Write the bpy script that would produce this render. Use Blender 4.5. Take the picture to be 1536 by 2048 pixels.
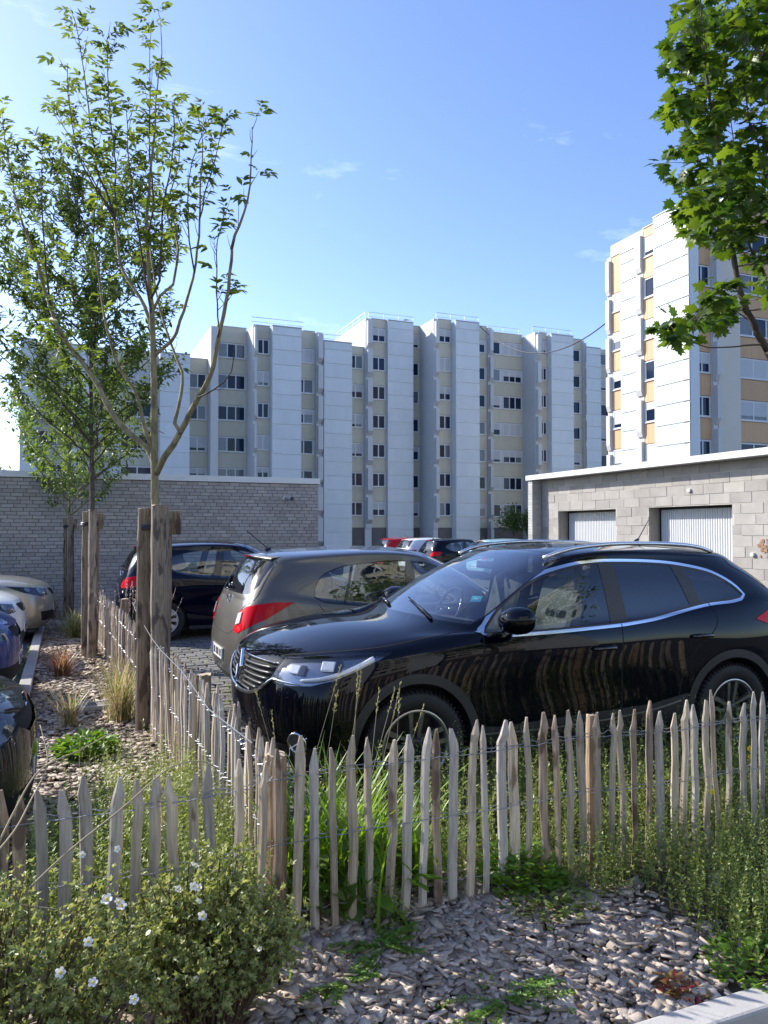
import bpy, bmesh, math, random
import numpy as np
from mathutils import Vector, Matrix
from mathutils.geometry import delaunay_2d_cdt

# ---------------------------------------------------------------- camera, sky, sun, exposure
SC = bpy.context.scene
for _o in list(bpy.data.objects):
    bpy.data.objects.remove(_o)
COL = SC.collection
FPX = 1539.0                 # focal length in photograph pixels (1536 x 2048)
CAMH = 1.65
PITCH = math.atan(38.0 / FPX)
YAW = math.radians(22.5)     # the site's walls, bays and fences run along X and Y
cd = bpy.data.cameras.new('camera')
cam = bpy.data.objects.new('camera', cd)
COL.objects.link(cam)
cam.location = (0, 0, CAMH)
cam.rotation_euler = (math.pi / 2 + PITCH, 0, -YAW)
cd.sensor_fit = 'VERTICAL'
cd.sensor_height = 36.0
cd.lens = 36.0 * FPX / 2048.0
cd.clip_start = 0.05
cd.clip_end = 4000
SC.camera = cam

SUN_DIR = Vector((-0.65, 0.756, 0.0)).normalized()
SUN_EL = math.radians(32.5)
to_sun = Vector((SUN_DIR.x * math.cos(SUN_EL), SUN_DIR.y * math.cos(SUN_EL), math.sin(SUN_EL)))
w = bpy.data.worlds.new('World')
SC.world = w
w.use_nodes = True
wn, wl = w.node_tree.nodes, w.node_tree.links
bg = wn['Background']
sky = wn.new('ShaderNodeTexSky')
sky.sky_type = 'NISHITA'
sky.sun_disc = False
sky.sun_elevation = SUN_EL
sky.sun_rotation = math.atan2(SUN_DIR.x, SUN_DIR.y)
sky.air_density = 1.0
sky.dust_density = 0.75
sky.ozone_density = 3.5
# thin high cirrus, spread over the whole sky
tc = wn.new('ShaderNodeTexCoord')
mp = wn.new('ShaderNodeMapping'); mp.inputs['Scale'].default_value = (1.3, 3.0, 5.5)
mp.inputs['Rotation'].default_value = (0.0, 0.25, 0.4)
nz = wn.new('ShaderNodeTexNoise'); nz.inputs['Scale'].default_value = 2.1
nz.inputs['Detail'].default_value = 7; nz.inputs['Roughness'].default_value = 0.62
rp = wn.new('ShaderNodeValToRGB')
rp.color_ramp.elements[0].position = 0.60; rp.color_ramp.elements[0].color = (0, 0, 0, 1)
rp.color_ramp.elements[1].position = 0.86; rp.color_ramp.elements[1].color = (0.34, 0.34, 0.34, 1)
mx = wn.new('ShaderNodeMixRGB'); mx.inputs['Color2'].default_value = (7.5, 8.2, 9.3, 1)
wl.new(tc.outputs['Generated'], mp.inputs['Vector']); wl.new(mp.outputs['Vector'], nz.inputs['Vector'])
wl.new(nz.outputs['Fac'], rp.inputs['Fac']); wl.new(rp.outputs['Color'], mx.inputs['Fac'])
hsv = wn.new('ShaderNodeHueSaturation'); hsv.inputs['Saturation'].default_value = 1.08; hsv.inputs['Hue'].default_value = 0.513; hsv.inputs['Value'].default_value = 0.87
wl.new(sky.outputs['Color'], hsv.inputs['Color']); wl.new(hsv.outputs['Color'], mx.inputs['Color1']); wl.new(mx.outputs['Color'], bg.inputs['Color'])
bg.inputs['Strength'].default_value = 0.15
sd = bpy.data.lights.new('sun', 'SUN')
sd.energy = 3.5
sd.angle = math.radians(0.53)
sd.color = (1.0, 0.945, 0.85)
sun = bpy.data.objects.new('sun', sd)
COL.objects.link(sun)
sun.rotation_euler = to_sun.to_track_quat('Z', 'Y').to_euler()
SC.view_settings.view_transform = 'Standard'
SC.view_settings.look = 'None'
SC.view_settings.gamma = 1.0
SC.view_settings.exposure = 1.22
SC.view_settings.use_curve_mapping = False
SC.render.engine = 'CYCLES'
SC.cycles.max_bounces = 10
SC.cycles.transparent_max_bounces = 24
SC.cycles.caustics_reflective = False
SC.cycles.caustics_refractive = False

# ---------------------------------------------------------------- pixel -> place
cY, sY = math.cos(YAW), math.sin(YAW)
FWD = np.array((sY, cY, 0.0)); RGT = np.array((cY, -sY, 0.0)); UPV = np.array((0, 0, 1.0))
cP, sP = math.cos(PITCH), math.sin(PITCH)

def ray(u, v):
    x = (u - 768.0) / FPX; y = (1024.0 - v) / FPX
    return RGT * x + FWD * (cP - y * sP) + UPV * (sP + y * cP)
def at(u, v, depth):
    r = ray(u, v); k = depth / float(r @ FWD)
    return np.array((0, 0, CAMH)) + r * k
def gp(u, v, z=0.0):
    r = ray(u, v); k = (z - CAMH) / r[2]
    return np.array((0, 0, CAMH)) + r * k
def on_y(u, v, y):
    r = ray(u, v); return np.array((0, 0, CAMH)) + r * (y / r[1])
def on_x(u, v, x):
    r = ray(u, v); return np.array((0, 0, CAMH)) + r * (x / r[0])
def a_of(u, b):
    return float(on_y(u, 1062, b)[0])

# ---------------------------------------------------------------- materials
M = {}
def nd(nt, t, **kw):
    n = nt.nodes.new(t)
    for k, v in kw.items():
        n.inputs[k.replace('_', ' ')].default_value = v
    return n
def mat(name, col, rough=0.6, metal=0.0, var=0.0, vscale=8.0, col2=None, bump=0.0, bscale=40.0, ovar=0.0,
        coat=0.0, spec=0.5, stretch=(1, 1, 1), trans=0.0, bdist=0.01, hue=0.0, streak=False):
    """principled material with noise between two colours, per-object tone change and fine relief"""
    m = bpy.data.materials.new(name); m.use_nodes = True
    nt = m.node_tree; L = nt.links
    bs = nt.nodes['Principled BSDF']
    bs.inputs['Roughness'].default_value = rough
    bs.inputs['Metallic'].default_value = metal
    bs.inputs['Specular IOR Level'].default_value = spec
    if coat: 
        bs.inputs['Coat Weight'].default_value = coat; bs.inputs['Coat Roughness'].default_value = 0.02
    bs.inputs['Base Color'].default_value = (*col, 1)
    src = None
    tcn = nt.nodes.new('ShaderNodeTexCoord')
    mpn = nt.nodes.new('ShaderNodeMapping'); mpn.inputs['Scale'].default_value = stretch
    L.new(tcn.outputs['Object'], mpn.inputs['Vector'])
    if ovar or var:
        oi = nt.nodes.new('ShaderNodeObjectInfo')
        ad = nt.nodes.new('ShaderNodeVectorMath'); ad.operation = 'ADD'
        sc = nt.nodes.new('ShaderNodeVectorMath'); sc.operation = 'SCALE'; sc.inputs[0].default_value = (37, 91, 53)
        L.new(oi.outputs['Random'], sc.inputs['Scale']); L.new(mpn.outputs['Vector'], ad.inputs[0]); L.new(sc.outputs[0], ad.inputs[1])
        vec = ad.outputs[0]
    else:
        vec = mpn.outputs['Vector']
    if var or col2:
        n = nd(nt, 'ShaderNodeTexNoise', Scale=vscale, Detail=6.0, Roughness=0.6); L.new(vec, n.inputs['Vector'])
        r = nt.nodes.new('ShaderNodeValToRGB'); r.color_ramp.elements[0].position = 0.3; r.color_ramp.elements[1].position = 0.7
        c2 = col2 if col2 else tuple(min(1, c * (1 + var)) for c in col)
        c1 = col if col2 else tuple(c * (1 - var) for c in col)
        r.color_ramp.elements[0].color = (*c1, 1); r.color_ramp.elements[1].color = (*c2, 1)
        L.new(n.outputs['Fac'], r.inputs['Fac']); src = r.outputs['Color']
    if ovar or hue:
        hs = nt.nodes.new('ShaderNodeHueSaturation')
        mr = nt.nodes.new('ShaderNodeMapRange'); mr.inputs['To Min'].default_value = 1 - ovar; mr.inputs['To Max'].default_value = 1 + ovar
        oi2 = nt.nodes.new('ShaderNodeObjectInfo'); L.new(oi2.outputs['Random'], mr.inputs['Value'])
        L.new(mr.outputs['Result'], hs.inputs['Value'])
        if src: L.new(src, hs.inputs['Color'])
        else: hs.inputs['Color'].default_value = (*col, 1)
        src = hs.outputs['Color']
    if src: L.new(src, bs.inputs['Base Color'])
    if bump:
        n2 = nd(nt, 'ShaderNodeTexNoise', Scale=bscale, Detail=5.0); L.new(vec, n2.inputs['Vector'])
        b = nd(nt, 'ShaderNodeBump', Strength=bump, Distance=bdist); L.new(n2.outputs['Fac'], b.inputs['Height'])
        L.new(b.outputs['Normal'], bs.inputs['Normal'])
    if trans:
        tr = nt.nodes.new('ShaderNodeBsdfTranslucent'); ms = nt.nodes.new('ShaderNodeMixShader'); ms.inputs[0].default_value = trans
        if src:
            hs3 = nt.nodes.new('ShaderNodeHueSaturation'); hs3.inputs['Saturation'].default_value = 1.15; hs3.inputs['Value'].default_value = 1.5
            hs3.inputs['Hue'].default_value = 0.49
            L.new(src, hs3.inputs['Color']); L.new(hs3.outputs['Color'], tr.inputs['Color'])
        else: tr.inputs['Color'].default_value = (*col, 1)
        L.new(bs.outputs[0], ms.inputs[1]); L.new(tr.outputs[0], ms.inputs[2])
        L.new(ms.outputs[0], nt.nodes['Material Output'].inputs['Surface'])
    M[name] = m
    return m
def leafmat(name, col, col2, trans=0.35, rough=0.45):
    """leaf colour varies from leaf to leaf (random per mesh island)"""
    m = bpy.data.materials.new(name); m.use_nodes = True
    nt = m.node_tree; L = nt.links; bs = nt.nodes['Principled BSDF']
    g = nt.nodes.new('ShaderNodeNewGeometry'); r = nt.nodes.new('ShaderNodeValToRGB')
    r.color_ramp.elements[0].color = (*col, 1); r.color_ramp.elements[1].color = (*col2, 1)
    L.new(g.outputs['Random Per Island'], r.inputs['Fac']); L.new(r.outputs['Color'], bs.inputs['Base Color'])
    bs.inputs['Roughness'].default_value = rough
    if trans:
        tr = nt.nodes.new('ShaderNodeBsdfTranslucent'); ms = nt.nodes.new('ShaderNodeMixShader'); ms.inputs[0].default_value = trans
        hs3 = nt.nodes.new('ShaderNodeHueSaturation'); hs3.inputs['Saturation'].default_value = 1.1; hs3.inputs['Value'].default_value = 1.9
        hs3.inputs['Hue'].default_value = 0.485
        L.new(r.outputs['Color'], hs3.inputs['Color']); L.new(hs3.outputs['Color'], tr.inputs['Color'])
        L.new(bs.outputs[0], ms.inputs[1]); L.new(tr.outputs[0], ms.inputs[2])
        L.new(ms.outputs[0], nt.nodes['Material Output'].inputs['Surface'])
    M[name] = m
    return m
def glassmat(name, tint, spec_ior=1.5, rough=0.0, base=0.085):
    """thin pane: tinted see-through mixed with a mirror by Fresnel"""
    m = bpy.data.materials.new(name); m.use_nodes = True
    nt = m.node_tree; L = nt.links; nt.nodes.remove(nt.nodes['Principled BSDF'])
    tr = nt.nodes.new('ShaderNodeBsdfTransparent'); tr.inputs['Color'].default_value = (*tint, 1)
    gl = nt.nodes.new('ShaderNodeBsdfGlossy'); gl.inputs['Roughness'].default_value = rough
    fr = nt.nodes.new('ShaderNodeLayerWeight'); fr.inputs['Blend'].default_value = 0.5
    pw = nt.nodes.new('ShaderNodeMath'); pw.operation = 'POWER'; pw.inputs[1].default_value = 4.0
    L.new(fr.outputs['Facing'], pw.inputs[0])
    mu = nt.nodes.new('ShaderNodeMath'); mu.operation = 'MULTIPLY_ADD'; mu.inputs[1].default_value = 0.9; mu.inputs[2].default_value = base; mu.use_clamp = True
    ms = nt.nodes.new('ShaderNodeMixShader')
    L.new(pw.outputs[0], mu.inputs[0]); L.new(mu.outputs[0], ms.inputs[0]); L.new(tr.outputs[0], ms.inputs[1]); L.new(gl.outputs[0], ms.inputs[2])
    L.new(ms.outputs[0], nt.nodes['Material Output'].inputs['Surface'])
    M[name] = m
    return m

# ---------------------------------------------------------------- mesh collecting
class MB:
    def __init__(s): s.v = []; s.f = []; s.n = 0
    def add(s, vs, fs):
        o = s.n; s.v.extend([tuple(map(float, p)) for p in vs]); s.f.extend([tuple(i + o for i in f) for f in fs]); s.n += len(vs)
    def box(s, x0, x1, y0, y1, z0, z1):
        s.add([(x0,y0,z0),(x1,y0,z0),(x1,y1,z0),(x0,y1,z0),(x0,y0,z1),(x1,y0,z1),(x1,y1,z1),(x0,y1,z1)],
              [(0,3,2,1),(4,5,6,7),(0,1,5,4),(1,2,6,5),(2,3,7,6),(3,0,4,7)])
    def obox(s, c, ex, ey, ez):
        c, ex, ey, ez = map(np.asarray, (c, ex, ey, ez))
        P = [c + i*ex + j*ey + k*ez for k in (-1,1) for (i,j) in ((-1,-1),(1,-1),(1,1),(-1,1))]
        s.add(P, [(0,3,2,1),(4,5,6,7),(0,1,5,4),(1,2,6,5),(2,3,7,6),(3,0,4,7)])
    def tube(s, pts, rad, n=6, cap=True):
        pts = [np.asarray(p, float) for p in pts]
        if not hasattr(rad, '__len__'): rad = [rad] * len(pts)
        rings = []; prev = None
        for i, p in enumerate(pts):
            t = pts[min(i+1, len(pts)-1)] - pts[max(i-1, 0)]
            t = t / (np.linalg.norm(t) + 1e-9)
            if prev is None:
                h = np.array((0, 0, 1.0)) if abs(t[2]) < 0.9 else np.array((1.0, 0, 0))
                a = np.cross(t, h)
            else:
                a = prev - t * (prev @ t)
            a /= (np.linalg.norm(a) + 1e-9); prev = a
            b = np.cross(t, a)
            rings.append([p + rad[i] * (math.cos(q) * a + math.sin(q) * b) for q in [2*math.pi*k/n for k in range(n)]])
        vs = [q for r in rings for q in r]
        fs = [(i*n+k, i*n+(k+1)%n, (i+1)*n+(k+1)%n, (i+1)*n+k) for i in range(len(pts)-1) for k in range(n)]
        if cap:
            fs.append(tuple(range(n-1, -1, -1))); fs.append(tuple((len(pts)-1)*n + k for k in range(n)))
        s.add(vs, fs)
    def lathe(s, prof, axis='y', n=32, c=(0,0,0), closed=False):
        """prof: list of (r, h) spun about an axis through c"""
        vs = []
        for k in range(n):
            q = 2*math.pi*k/n; ca, sa = math.cos(q), math.sin(q)
            for r, h in prof:
                if axis == 'y': vs.append((c[0]+r*ca, c[1]+h, c[2]+r*sa))
                elif axis == 'z': vs.append((c[0]+r*ca, c[1]+r*sa, c[2]+h))
                else: vs.append((c[0]+h, c[1]+r*ca, c[2]+r*sa))
        m = len(prof)
        fs = [(k*m+i, k*m+i+1, ((k+1)%n)*m+i+1, ((k+1)%n)*m+i) for k in range(n) for i in range(m-1)]
        s.add(vs, fs)
    def build(s, name, m, parent=None, smooth=False, kind=None, bevel=0.0, recalc=False):
        me = bpy.data.meshes.new(name); me.from_pydata(s.v, [], s.f)
        if recalc:
            bm = bmesh.new(); bm.from_mesh(me); bmesh.ops.recalc_face_normals(bm, faces=bm.faces); bm.to_mesh(me); bm.free()
        return link(name, me, m, parent, smooth, kind, bevel)
def link(name, me, m, parent=None, smooth=False, kind=None, bevel=0.0):
    if m is not None and not me.materials: me.materials.append(M[m] if isinstance(m, str) else m)
    if smooth and len(me.polygons): me.polygons.foreach_set('use_smooth', [True] * len(me.polygons))
    o = bpy.data.objects.new(name, me); COL.objects.link(o)
    if parent is not None: o.parent = parent
    if kind: o['kind'] = kind
    if bevel:
        b = o.modifiers.new('bevel', 'BEVEL'); b.width = bevel; b.segments = 2; b.limit_method = 'ANGLE'
    return o
def fastmesh(name, V, F, m, parent=None, smooth=False, kind=None):
    """numpy vertices (n,3) and equal-sized faces (k,s)"""
    V = np.asarray(V, np.float32); F = np.asarray(F, np.int32)
    me = bpy.data.meshes.new(name)
    me.vertices.add(len(V)); me.vertices.foreach_set('co', V.ravel())
    s = F.shape[1]
    me.loops.add(F.size); me.loops.foreach_set('vertex_index', F.ravel())
    me.polygons.add(len(F)); me.polygons.foreach_set('loop_start', np.arange(0, F.size, s, dtype=np.int32))
    me.update(calc_edges=True); me.validate()
    return link(name, me, m, parent, smooth, kind)
def thing(name, label, cat, loc=(0,0,0), rotz=0.0, group=None):
    o = bpy.data.objects.new(name, None); COL.objects.link(o)
    o.location = loc; o.rotation_euler = (0, 0, rotz); o.empty_display_size = 0.1
    return tag(o, label, cat, group)
def tag(o, label, cat, group=None):
    o['label'] = label; o['category'] = cat
    if group: o['group'] = group
    return o
def copy_tree(o, parent=None):
    c = o.copy(); COL.objects.link(c); c.parent = parent
    if parent is not None: c.matrix_parent_inverse = o.matrix_parent_inverse.copy()
    for ch in list(KIDS.get(o.name, [])) or [x for x in o.children]: copy_tree(ch, c)
    return c
KIDS = {}
R = random.Random(7)
RN = np.random.default_rng(11)

# ---------------------------------------------------------------- shared materials
mat('panel_white', (0.60, 0.64, 0.65), 0.5, var=0.05, vscale=1.1, ovar=0.035, stretch=(1, 1, 0.12))
mat('wall_white', (0.53, 0.535, 0.53), 0.6, var=0.04, vscale=0.7)
mat('wall_cream', (0.70, 0.66, 0.56), 0.7, var=0.06, vscale=0.6)
mat('wall_warm', (0.62, 0.555, 0.465), 0.65, var=0.04, vscale=0.7)
mat('cream_spandrel', (0.53, 0.495, 0.385), 0.65, var=0.05, vscale=1.5, ovar=0.07, stretch=(1, 1, 0.2))
mat('ochre_spandrel', (0.60, 0.365, 0.195), 0.6, var=0.06, vscale=1.5, ovar=0.06, stretch=(1, 1, 0.2))
mat('frame_white', (0.62, 0.62, 0.61), 0.4)
mat('shutter', (0.50, 0.515, 0.52), 0.5, ovar=0.05)
mat('plinth', (0.13, 0.12, 0.115), 0.8, var=0.15, vscale=2)
mat('roof_gravel', (0.35, 0.34, 0.32), 0.9, var=0.1)
mat('metal_rail', (0.62, 0.63, 0.64), 0.4, metal=0.6)
mat('dark_metal', (0.06, 0.06, 0.065), 0.5, metal=0.4)
mat('curtain', (0.55, 0.54, 0.52), 0.9, ovar=0.25)
mat('room_dark', (0.03, 0.03, 0.035), 0.9)
mat('coping', (0.74, 0.74, 0.71), 0.5, var=0.05, vscale=1.2)
# ================================================================ buildings
mat('pane', (0.010, 0.022, 0.05), 0.06, spec=0.22, ovar=0.4)
mat('pane_curtain', (0.16, 0.18, 0.20), 0.08, spec=0.3, ovar=0.3, var=0.25, vscale=6, stretch=(6, 6, 0.4))

class Face:
    """a facade plane: s runs along it, d stands out of it"""
    def __init__(s, o, along, out): s.o = np.array((*o, 0.0)); s.a = np.array((*along, 0.0)); s.n = np.array((*out, 0.0))
    def box(s, mb, s0, s1, d0, d1, z0, z1):
        c = s.o + s.a*(s0+s1)/2 + s.n*(d0+d1)/2 + UPV*(z0+z1)/2
        mb.obox(c, s.a*(s1-s0)/2, s.n*(d1-d0)/2, UPV*(z1-z0)/2)
FIXDET = (np.array((1.0,0,0)),)

def facepart(name, F, m, parent, boxes, bevel=0.0):
    mb = MB()
    for b in boxes: F.box(mb, *b)
    return mb.build(name, m, parent, bevel=bevel, recalc=True)

def window(F, parent, s0, s1, z0, z1, npane, shut, rng, d=0.0):
    """white casement: frame, panes, roller shutter let down by a share 'shut'"""
    fr = 0.07
    bx = [(s0, s1, d-0.05, d+0.03, z0, z0+fr), (s0, s1, d-0.05, d+0.03, z1-fr, z1),
          (s0, s0+fr, d-0.05, d+0.027, z0+fr, z1-fr), (s1-fr, s1, d-0.05, d+0.027, z0+fr, z1-fr)]
    wdt = (s1 - s0 - 2*fr)
    for k in range(1, npane):
        sc = s0 + fr + wdt*k/npane
        bx.append((sc-0.05, sc+0.05, d-0.05, d+0.025, z0+fr, z1-fr))
    bx.append((s0-0.04, s1+0.04, d-0.05, d+0.08, z0-0.06, z0-0.002))
    wobj = facepart('window', F, 'frame_white', parent, bx)
    zs = z1 - fr - (z1-z0-2*fr)*shut
    if shut < 0.97:
        for k in range(npane):
            a0 = s0+fr+wdt*k/npane + (0.05 if k else 0); a1 = s0+fr+wdt*(k+1)/npane - (0.05 if k < npane-1 else 0)
            facepart('pane', F, 'pane_curtain' if rng.random() < 0.2 else 'pane', wobj, [(a0, a1, d-0.045, d-0.02, z0+fr, z1-fr)])
    if shut > 0.02:
        mb = MB(); zz = z1 - fr; 
        while zz > zs + 0.01:
            z2 = max(zs, zz-0.09); F.box(mb, s0+fr, s1-fr, d-0.012, d+0.012, z2+0.006, zz); zz = z2
        mb.build('shutter', 'shutter', wobj, recalc=True)
    return wobj

def column(F, parent, s0, s1, top, base, groups, spandrel, rng, depth=0.0, st=2.7, zc0=3.68, cut=0.0, shut_p=0.47, cats=None):
    """storeys of window band over spandrel; groups = list of (start share, end share, panes)"""
    W = s1 - s0; d = depth; k = 0
    zprev = base
    while True:
        z0 = zc0 + st*k - 0.62; z1 = z0 + 1.24
        if z1 > top - 0.25: break
        nj = max(1, int(round(W/0.75)))
        # corrugated spandrel below this window
        mb = MB(); F.box(mb, s0, s1, d-0.1, d-0.02, zprev+0.02, z0-0.07)
        for j in range(nj*3):
            q0 = s0 + W*(j+0.08)/(nj*3); q1 = s0 + W*(j+0.92)/(nj*3)
            F.box(mb, q0, q1, d-0.03, d-(0.016 if j % 3 else 0.013), zprev+0.03, z0-0.08)
        mb.build('spandrel', spandrel, parent, recalc=True)
        bxs = [(s0, s1, d-0.12, d-0.06, z0-0.07, z1+0.05)]
        e = 0.0
        for g in groups:
            if g[0] > e + 0.01: bxs.append((s0+W*e, s0+W*g[0], d-0.08, d-0.005, z0-0.06, z1+0.05))
            e = g[1]
        if e < 0.99: bxs.append((s0+W*e, s1, d-0.08, d-0.005, z0-0.06, z1+0.05))
        facepart('window_band', F, 'wall_white', parent, bxs)
        for g in groups:
            q = rng.random()
            shut = 0.0 if q > shut_p else rng.choice([1.0, 1.0, 0.8, 0.8, 0.55, 0.35])
            window(F, parent, s0+W*g[0]+0.01, s0+W*g[1]-0.01, z0, z1, g[2], shut, rng, d-0.01)
        zprev = z1 + 0.05; k += 1
    mb = MB(); F.box(mb, s0, s1, d-0.1, d-0.02, zprev+0.02, top)
    for j in range(nj*3):
        F.box(mb, s0 + W*(j+0.08)/(nj*3), s0 + W*(j+0.92)/(nj*3), d-0.03, d-0.015, zprev+0.03, top-0.02)
    mb.build('spandrel', spandrel, parent, recalc=True)

def tower(F, parent, s0, s1, top, base=0.0, ph=1.25, retl=0.0, retr=0.0, off=0.0):
    """stack of smooth white cladding panels with dark joints"""
    z = base; n = 0
    zs = [top]; zz = top - 0.75
    while zz > base + 0.2: zs.append(zz); zz -= ph
    zs.append(base)
    for z1, z0 in zip(zs[:-1], zs[1:]):
        mb = MB(); F.box(mb, s0, s1, -0.06, 0.0, z0+0.045, z1-0.045)
        if retl: F.box(mb, s0-0.001, s0+0.05, -retl, -0.0605, z0+0.02, z1-0.02)
        mb.build('panel', 'panel_white', parent, recalc=True)
    bx = [(s0+0.02, s1-0.02, -0.5, -0.061, base, top-0.03)]
    facepart('panel_backing', F, 'plinth', parent, bx)
    facepart('parapet_cap', F, 'wall_white', parent, [(s0-0.03, s1+0.03, -0.45, 0.04, top, top+0.07)])

def fin(F, parent, s0, s1, top, base=1.9, st=2.7, out=0.42):
    """stepped duct: one shallow trough per storey with a sloped foot"""
    k = 0; z1 = top - 0.3
    while z1 > base + 0.6:
        z0 = z1 - st + 0.30
        mb = MB(); w2 = s1 - s0
        P = []
        prof = [(0.0, z1), (out, z1), (out, z0+0.35), (0.10, z0), (0.0, z0)]
        for ss in (s0, s1):
            for dd, z in prof: P.append(F.o + F.a*ss + F.n*dd + UPV*z)
        mb.add(P, [(0,1,2,3,4), (9,8,7,6,5)] + [(i, (i+1) % 5, (i+1) % 5+5, i+5) for i in range(5)])
        mb.build('duct', 'wall_white', parent, recalc=True)
        z1 -= st; k += 1
    facepart('duct_backing', F, 'wall_white', parent, [(s0-0.05, s1+0.05, -0.3, -0.004, base, top)])

def railing(parent, p0, p1, z, h=0.75):
    p0 = np.array((*p0, z)); p1 = np.array((*p1, z)); L = np.linalg.norm(p1-p0); n = max(2, int(L/1.4))
    mb = MB()
    mb.tube([p0+UPV*h, p1+UPV*h], 0.028, 5); mb.tube([p0+UPV*h*0.5, p1+UPV*h*0.5], 0.02, 5)
    for k in range(n+1):
        q = p0 + (p1-p0)*k/n; mb.tube([q, q+UPV*h], 0.025, 5)
    return mb.build('roof_railing', 'metal_rail', parent)

def block(parent, x0, x1, y0, y1, z0, z1, m='wall_cream', name='wall'):
    mb = MB(); mb.box(x0, x1, y0, y1, z0, z1)
    return mb.build(name, m, parent)

# ---- long apartment block behind the garages: its fronts face the parking and stand in shade
rng = random.Random(5)
B1 = thing('apartment_building', 'long white and cream apartment block in shade behind the brick garage', 'building', (30, 66, 0))
def ztop(u, v, b): return float(on_y(u, v, b)[2])
segs = [  # u0, u1, kind, front y, top pixel row at u0
    (37, 70, 'tower', 65.6, 676), (70, 128, 'win3', 66.8, 684), (134, 180, 'tower', 65.6, 688), (180, 232, 'win2', 66.8, 694), (238, 290, 'win2', 66.8, 700),
    (318, 378, 'tower', 65.2, 704), (378, 413, 'win2', 66.6, 716), (420, 431, 'plain', 65.0, 651), (431, 490, 'win3', 66.0, 651),
    (505, 511, 'fin', 63.4, 648), (511, 540, 'win2', 63.5, 650), (544, 602, 'tower', 62.6, 651), (602, 632, 'win2', 65.4, 661),
    (632, 641, 'fin', 65.0, 664), (648, 704, 'tower', 64.6, 681), (704, 730, 'win2', 66.0, 693), (731, 741, 'fin', 65.6, 636),
    (741, 773, 'win2', 66.0, 637), (776, 827, 'tower', 65.6, 640), (827, 843, 'win1', 66.9, 652), (868, 876, 'fin', 63.8, 637),
    (876, 906, 'win2', 63.9, 638), (913, 960, 'tower', 63.0, 641), (960, 977, 'win1', 66.2, 652), (977, 983, 'fin', 66.0, 655),
    (983, 1049, 'wide', 66.2, 664), (1072, 1080, 'fin', 63.9, 664), (1080, 1099, 'win2', 64.0, 665), (1105, 1149, 'tower', 63.2, 668),
    (1149, 1169, 'win1', 66.0, 678), (1169, 1174, 'fin', 65.7, 681), (1174, 1204, 'tower', 65.4, 694), (1204, 1226, 'win1', 66.4, 700),
    (1240, 1290, 'tower', 65.4, 715)]
info = []
for i, (u0, u1, k, b, tv) in enumerate(segs):
    x0, x1 = a_of(u0, b), a_of(u1, b)
    info.append([x0, x1, k, b, ztop(u0, tv, b)])
for i in range(len(info)):          # close the small gaps between neighbours, each front running on behind the one before it
    x0, x1, k, b, tp = info[i]
    if i + 1 < len(info):
        nx0, nb = info[i+1][0], info[i+1][3]
        if nb < b or k in ('fin', 'plain'): info[i][1] = nx0 - 0.001 if nb >= b - 0.6 else nx0
        if nb >= b: info[i+1][0] = info[i][1]
YB = 78.0
for i, (x0, x1, k, b, tp) in enumerate(info):
    F = Face((x0, b), (1, 0), (0, -1)); W = x1 - x0
    if k == 'tower':
        tower(F, B1, 0, W, tp, base=0.0)
        block(B1, x0+0.004, x1-0.004, b+0.06, YB, 0.0, tp-0.01, 'panel_white')
    elif k == 'fin':
        block(B1, x0+0.004, x1-0.004, b+0.12, YB-0.01*i, 0.0, tp-0.012, 'wall_white')
        fin(F, B1, max(0.05, W*0.12), W*0.88, tp, base=1.9)
    elif k == 'plain':
        block(B1, x0+0.004, x1-0.004, b, YB-0.01*i, 0.0, tp-0.012, 'wall_white')
    else:
        block(B1, x0+0.004, x1-0.004, b+0.12, YB-0.01*i, 0.0, tp-0.014, 'wall_cream')
        gr = {'win1': [(0.28, 0.92, 1)], 'win2': [(0.08, 0.92, 2)], 'win3': [(0.04, 0.96, 3)], 'wide': [(0.05, 0.29, 1), (0.37, 0.97, 3)]}[k]
        column(F, B1, 0, W, tp, 1.95, gr, 'cream_spandrel', rng)
        facepart('plinth_wall', F, 'plinth', B1, [(0, W, -0.11, -0.02, 0, 1.95)])
        facepart('parapet_cap', F, 'wall_white', B1, [(0, W, -0.45, 0.04, tp, tp+0.06)])
    nxt = info[i+1] if i + 1 < len(info) else None
# railings and the aerial on the roof
for i in (11, 14, 18, 22, 28):
    x0, x1, k, b, tp = info[i]
    railing(B1, (x0-1.6, b+0.9), (x1+0.4, b+0.9), tp+0.05)
x0, x1, k, b, tp = info[25]; railing(B1, (x0, b+0.7), (x1, b+0.7), tp+0.05)
x0, x1, k, b, tp = info[17]
railing(B1, (x0-0.2, b+0.9), (x0-0.2, b+9), tp+0.05)
aer = MB(); p = on_y(812, 640, 68.0); aer.tube([(p[0], 68, 20.4), (p[0], 68, 22.3)], 0.03, 5)
for q in range(5): aer.tube([(p[0]-0.3+0.03*q, 67.8+0.12*q, 22.2), (p[0]+0.3-0.03*q, 67.8+0.12*q, 22.2)], 0.012, 4)
aer.tube([(p[0], 67.7, 22.2), (p[0], 68.4, 22.2)], 0.015, 4)
aer.build('roof_aerial', 'dark_metal', B1)

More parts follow.
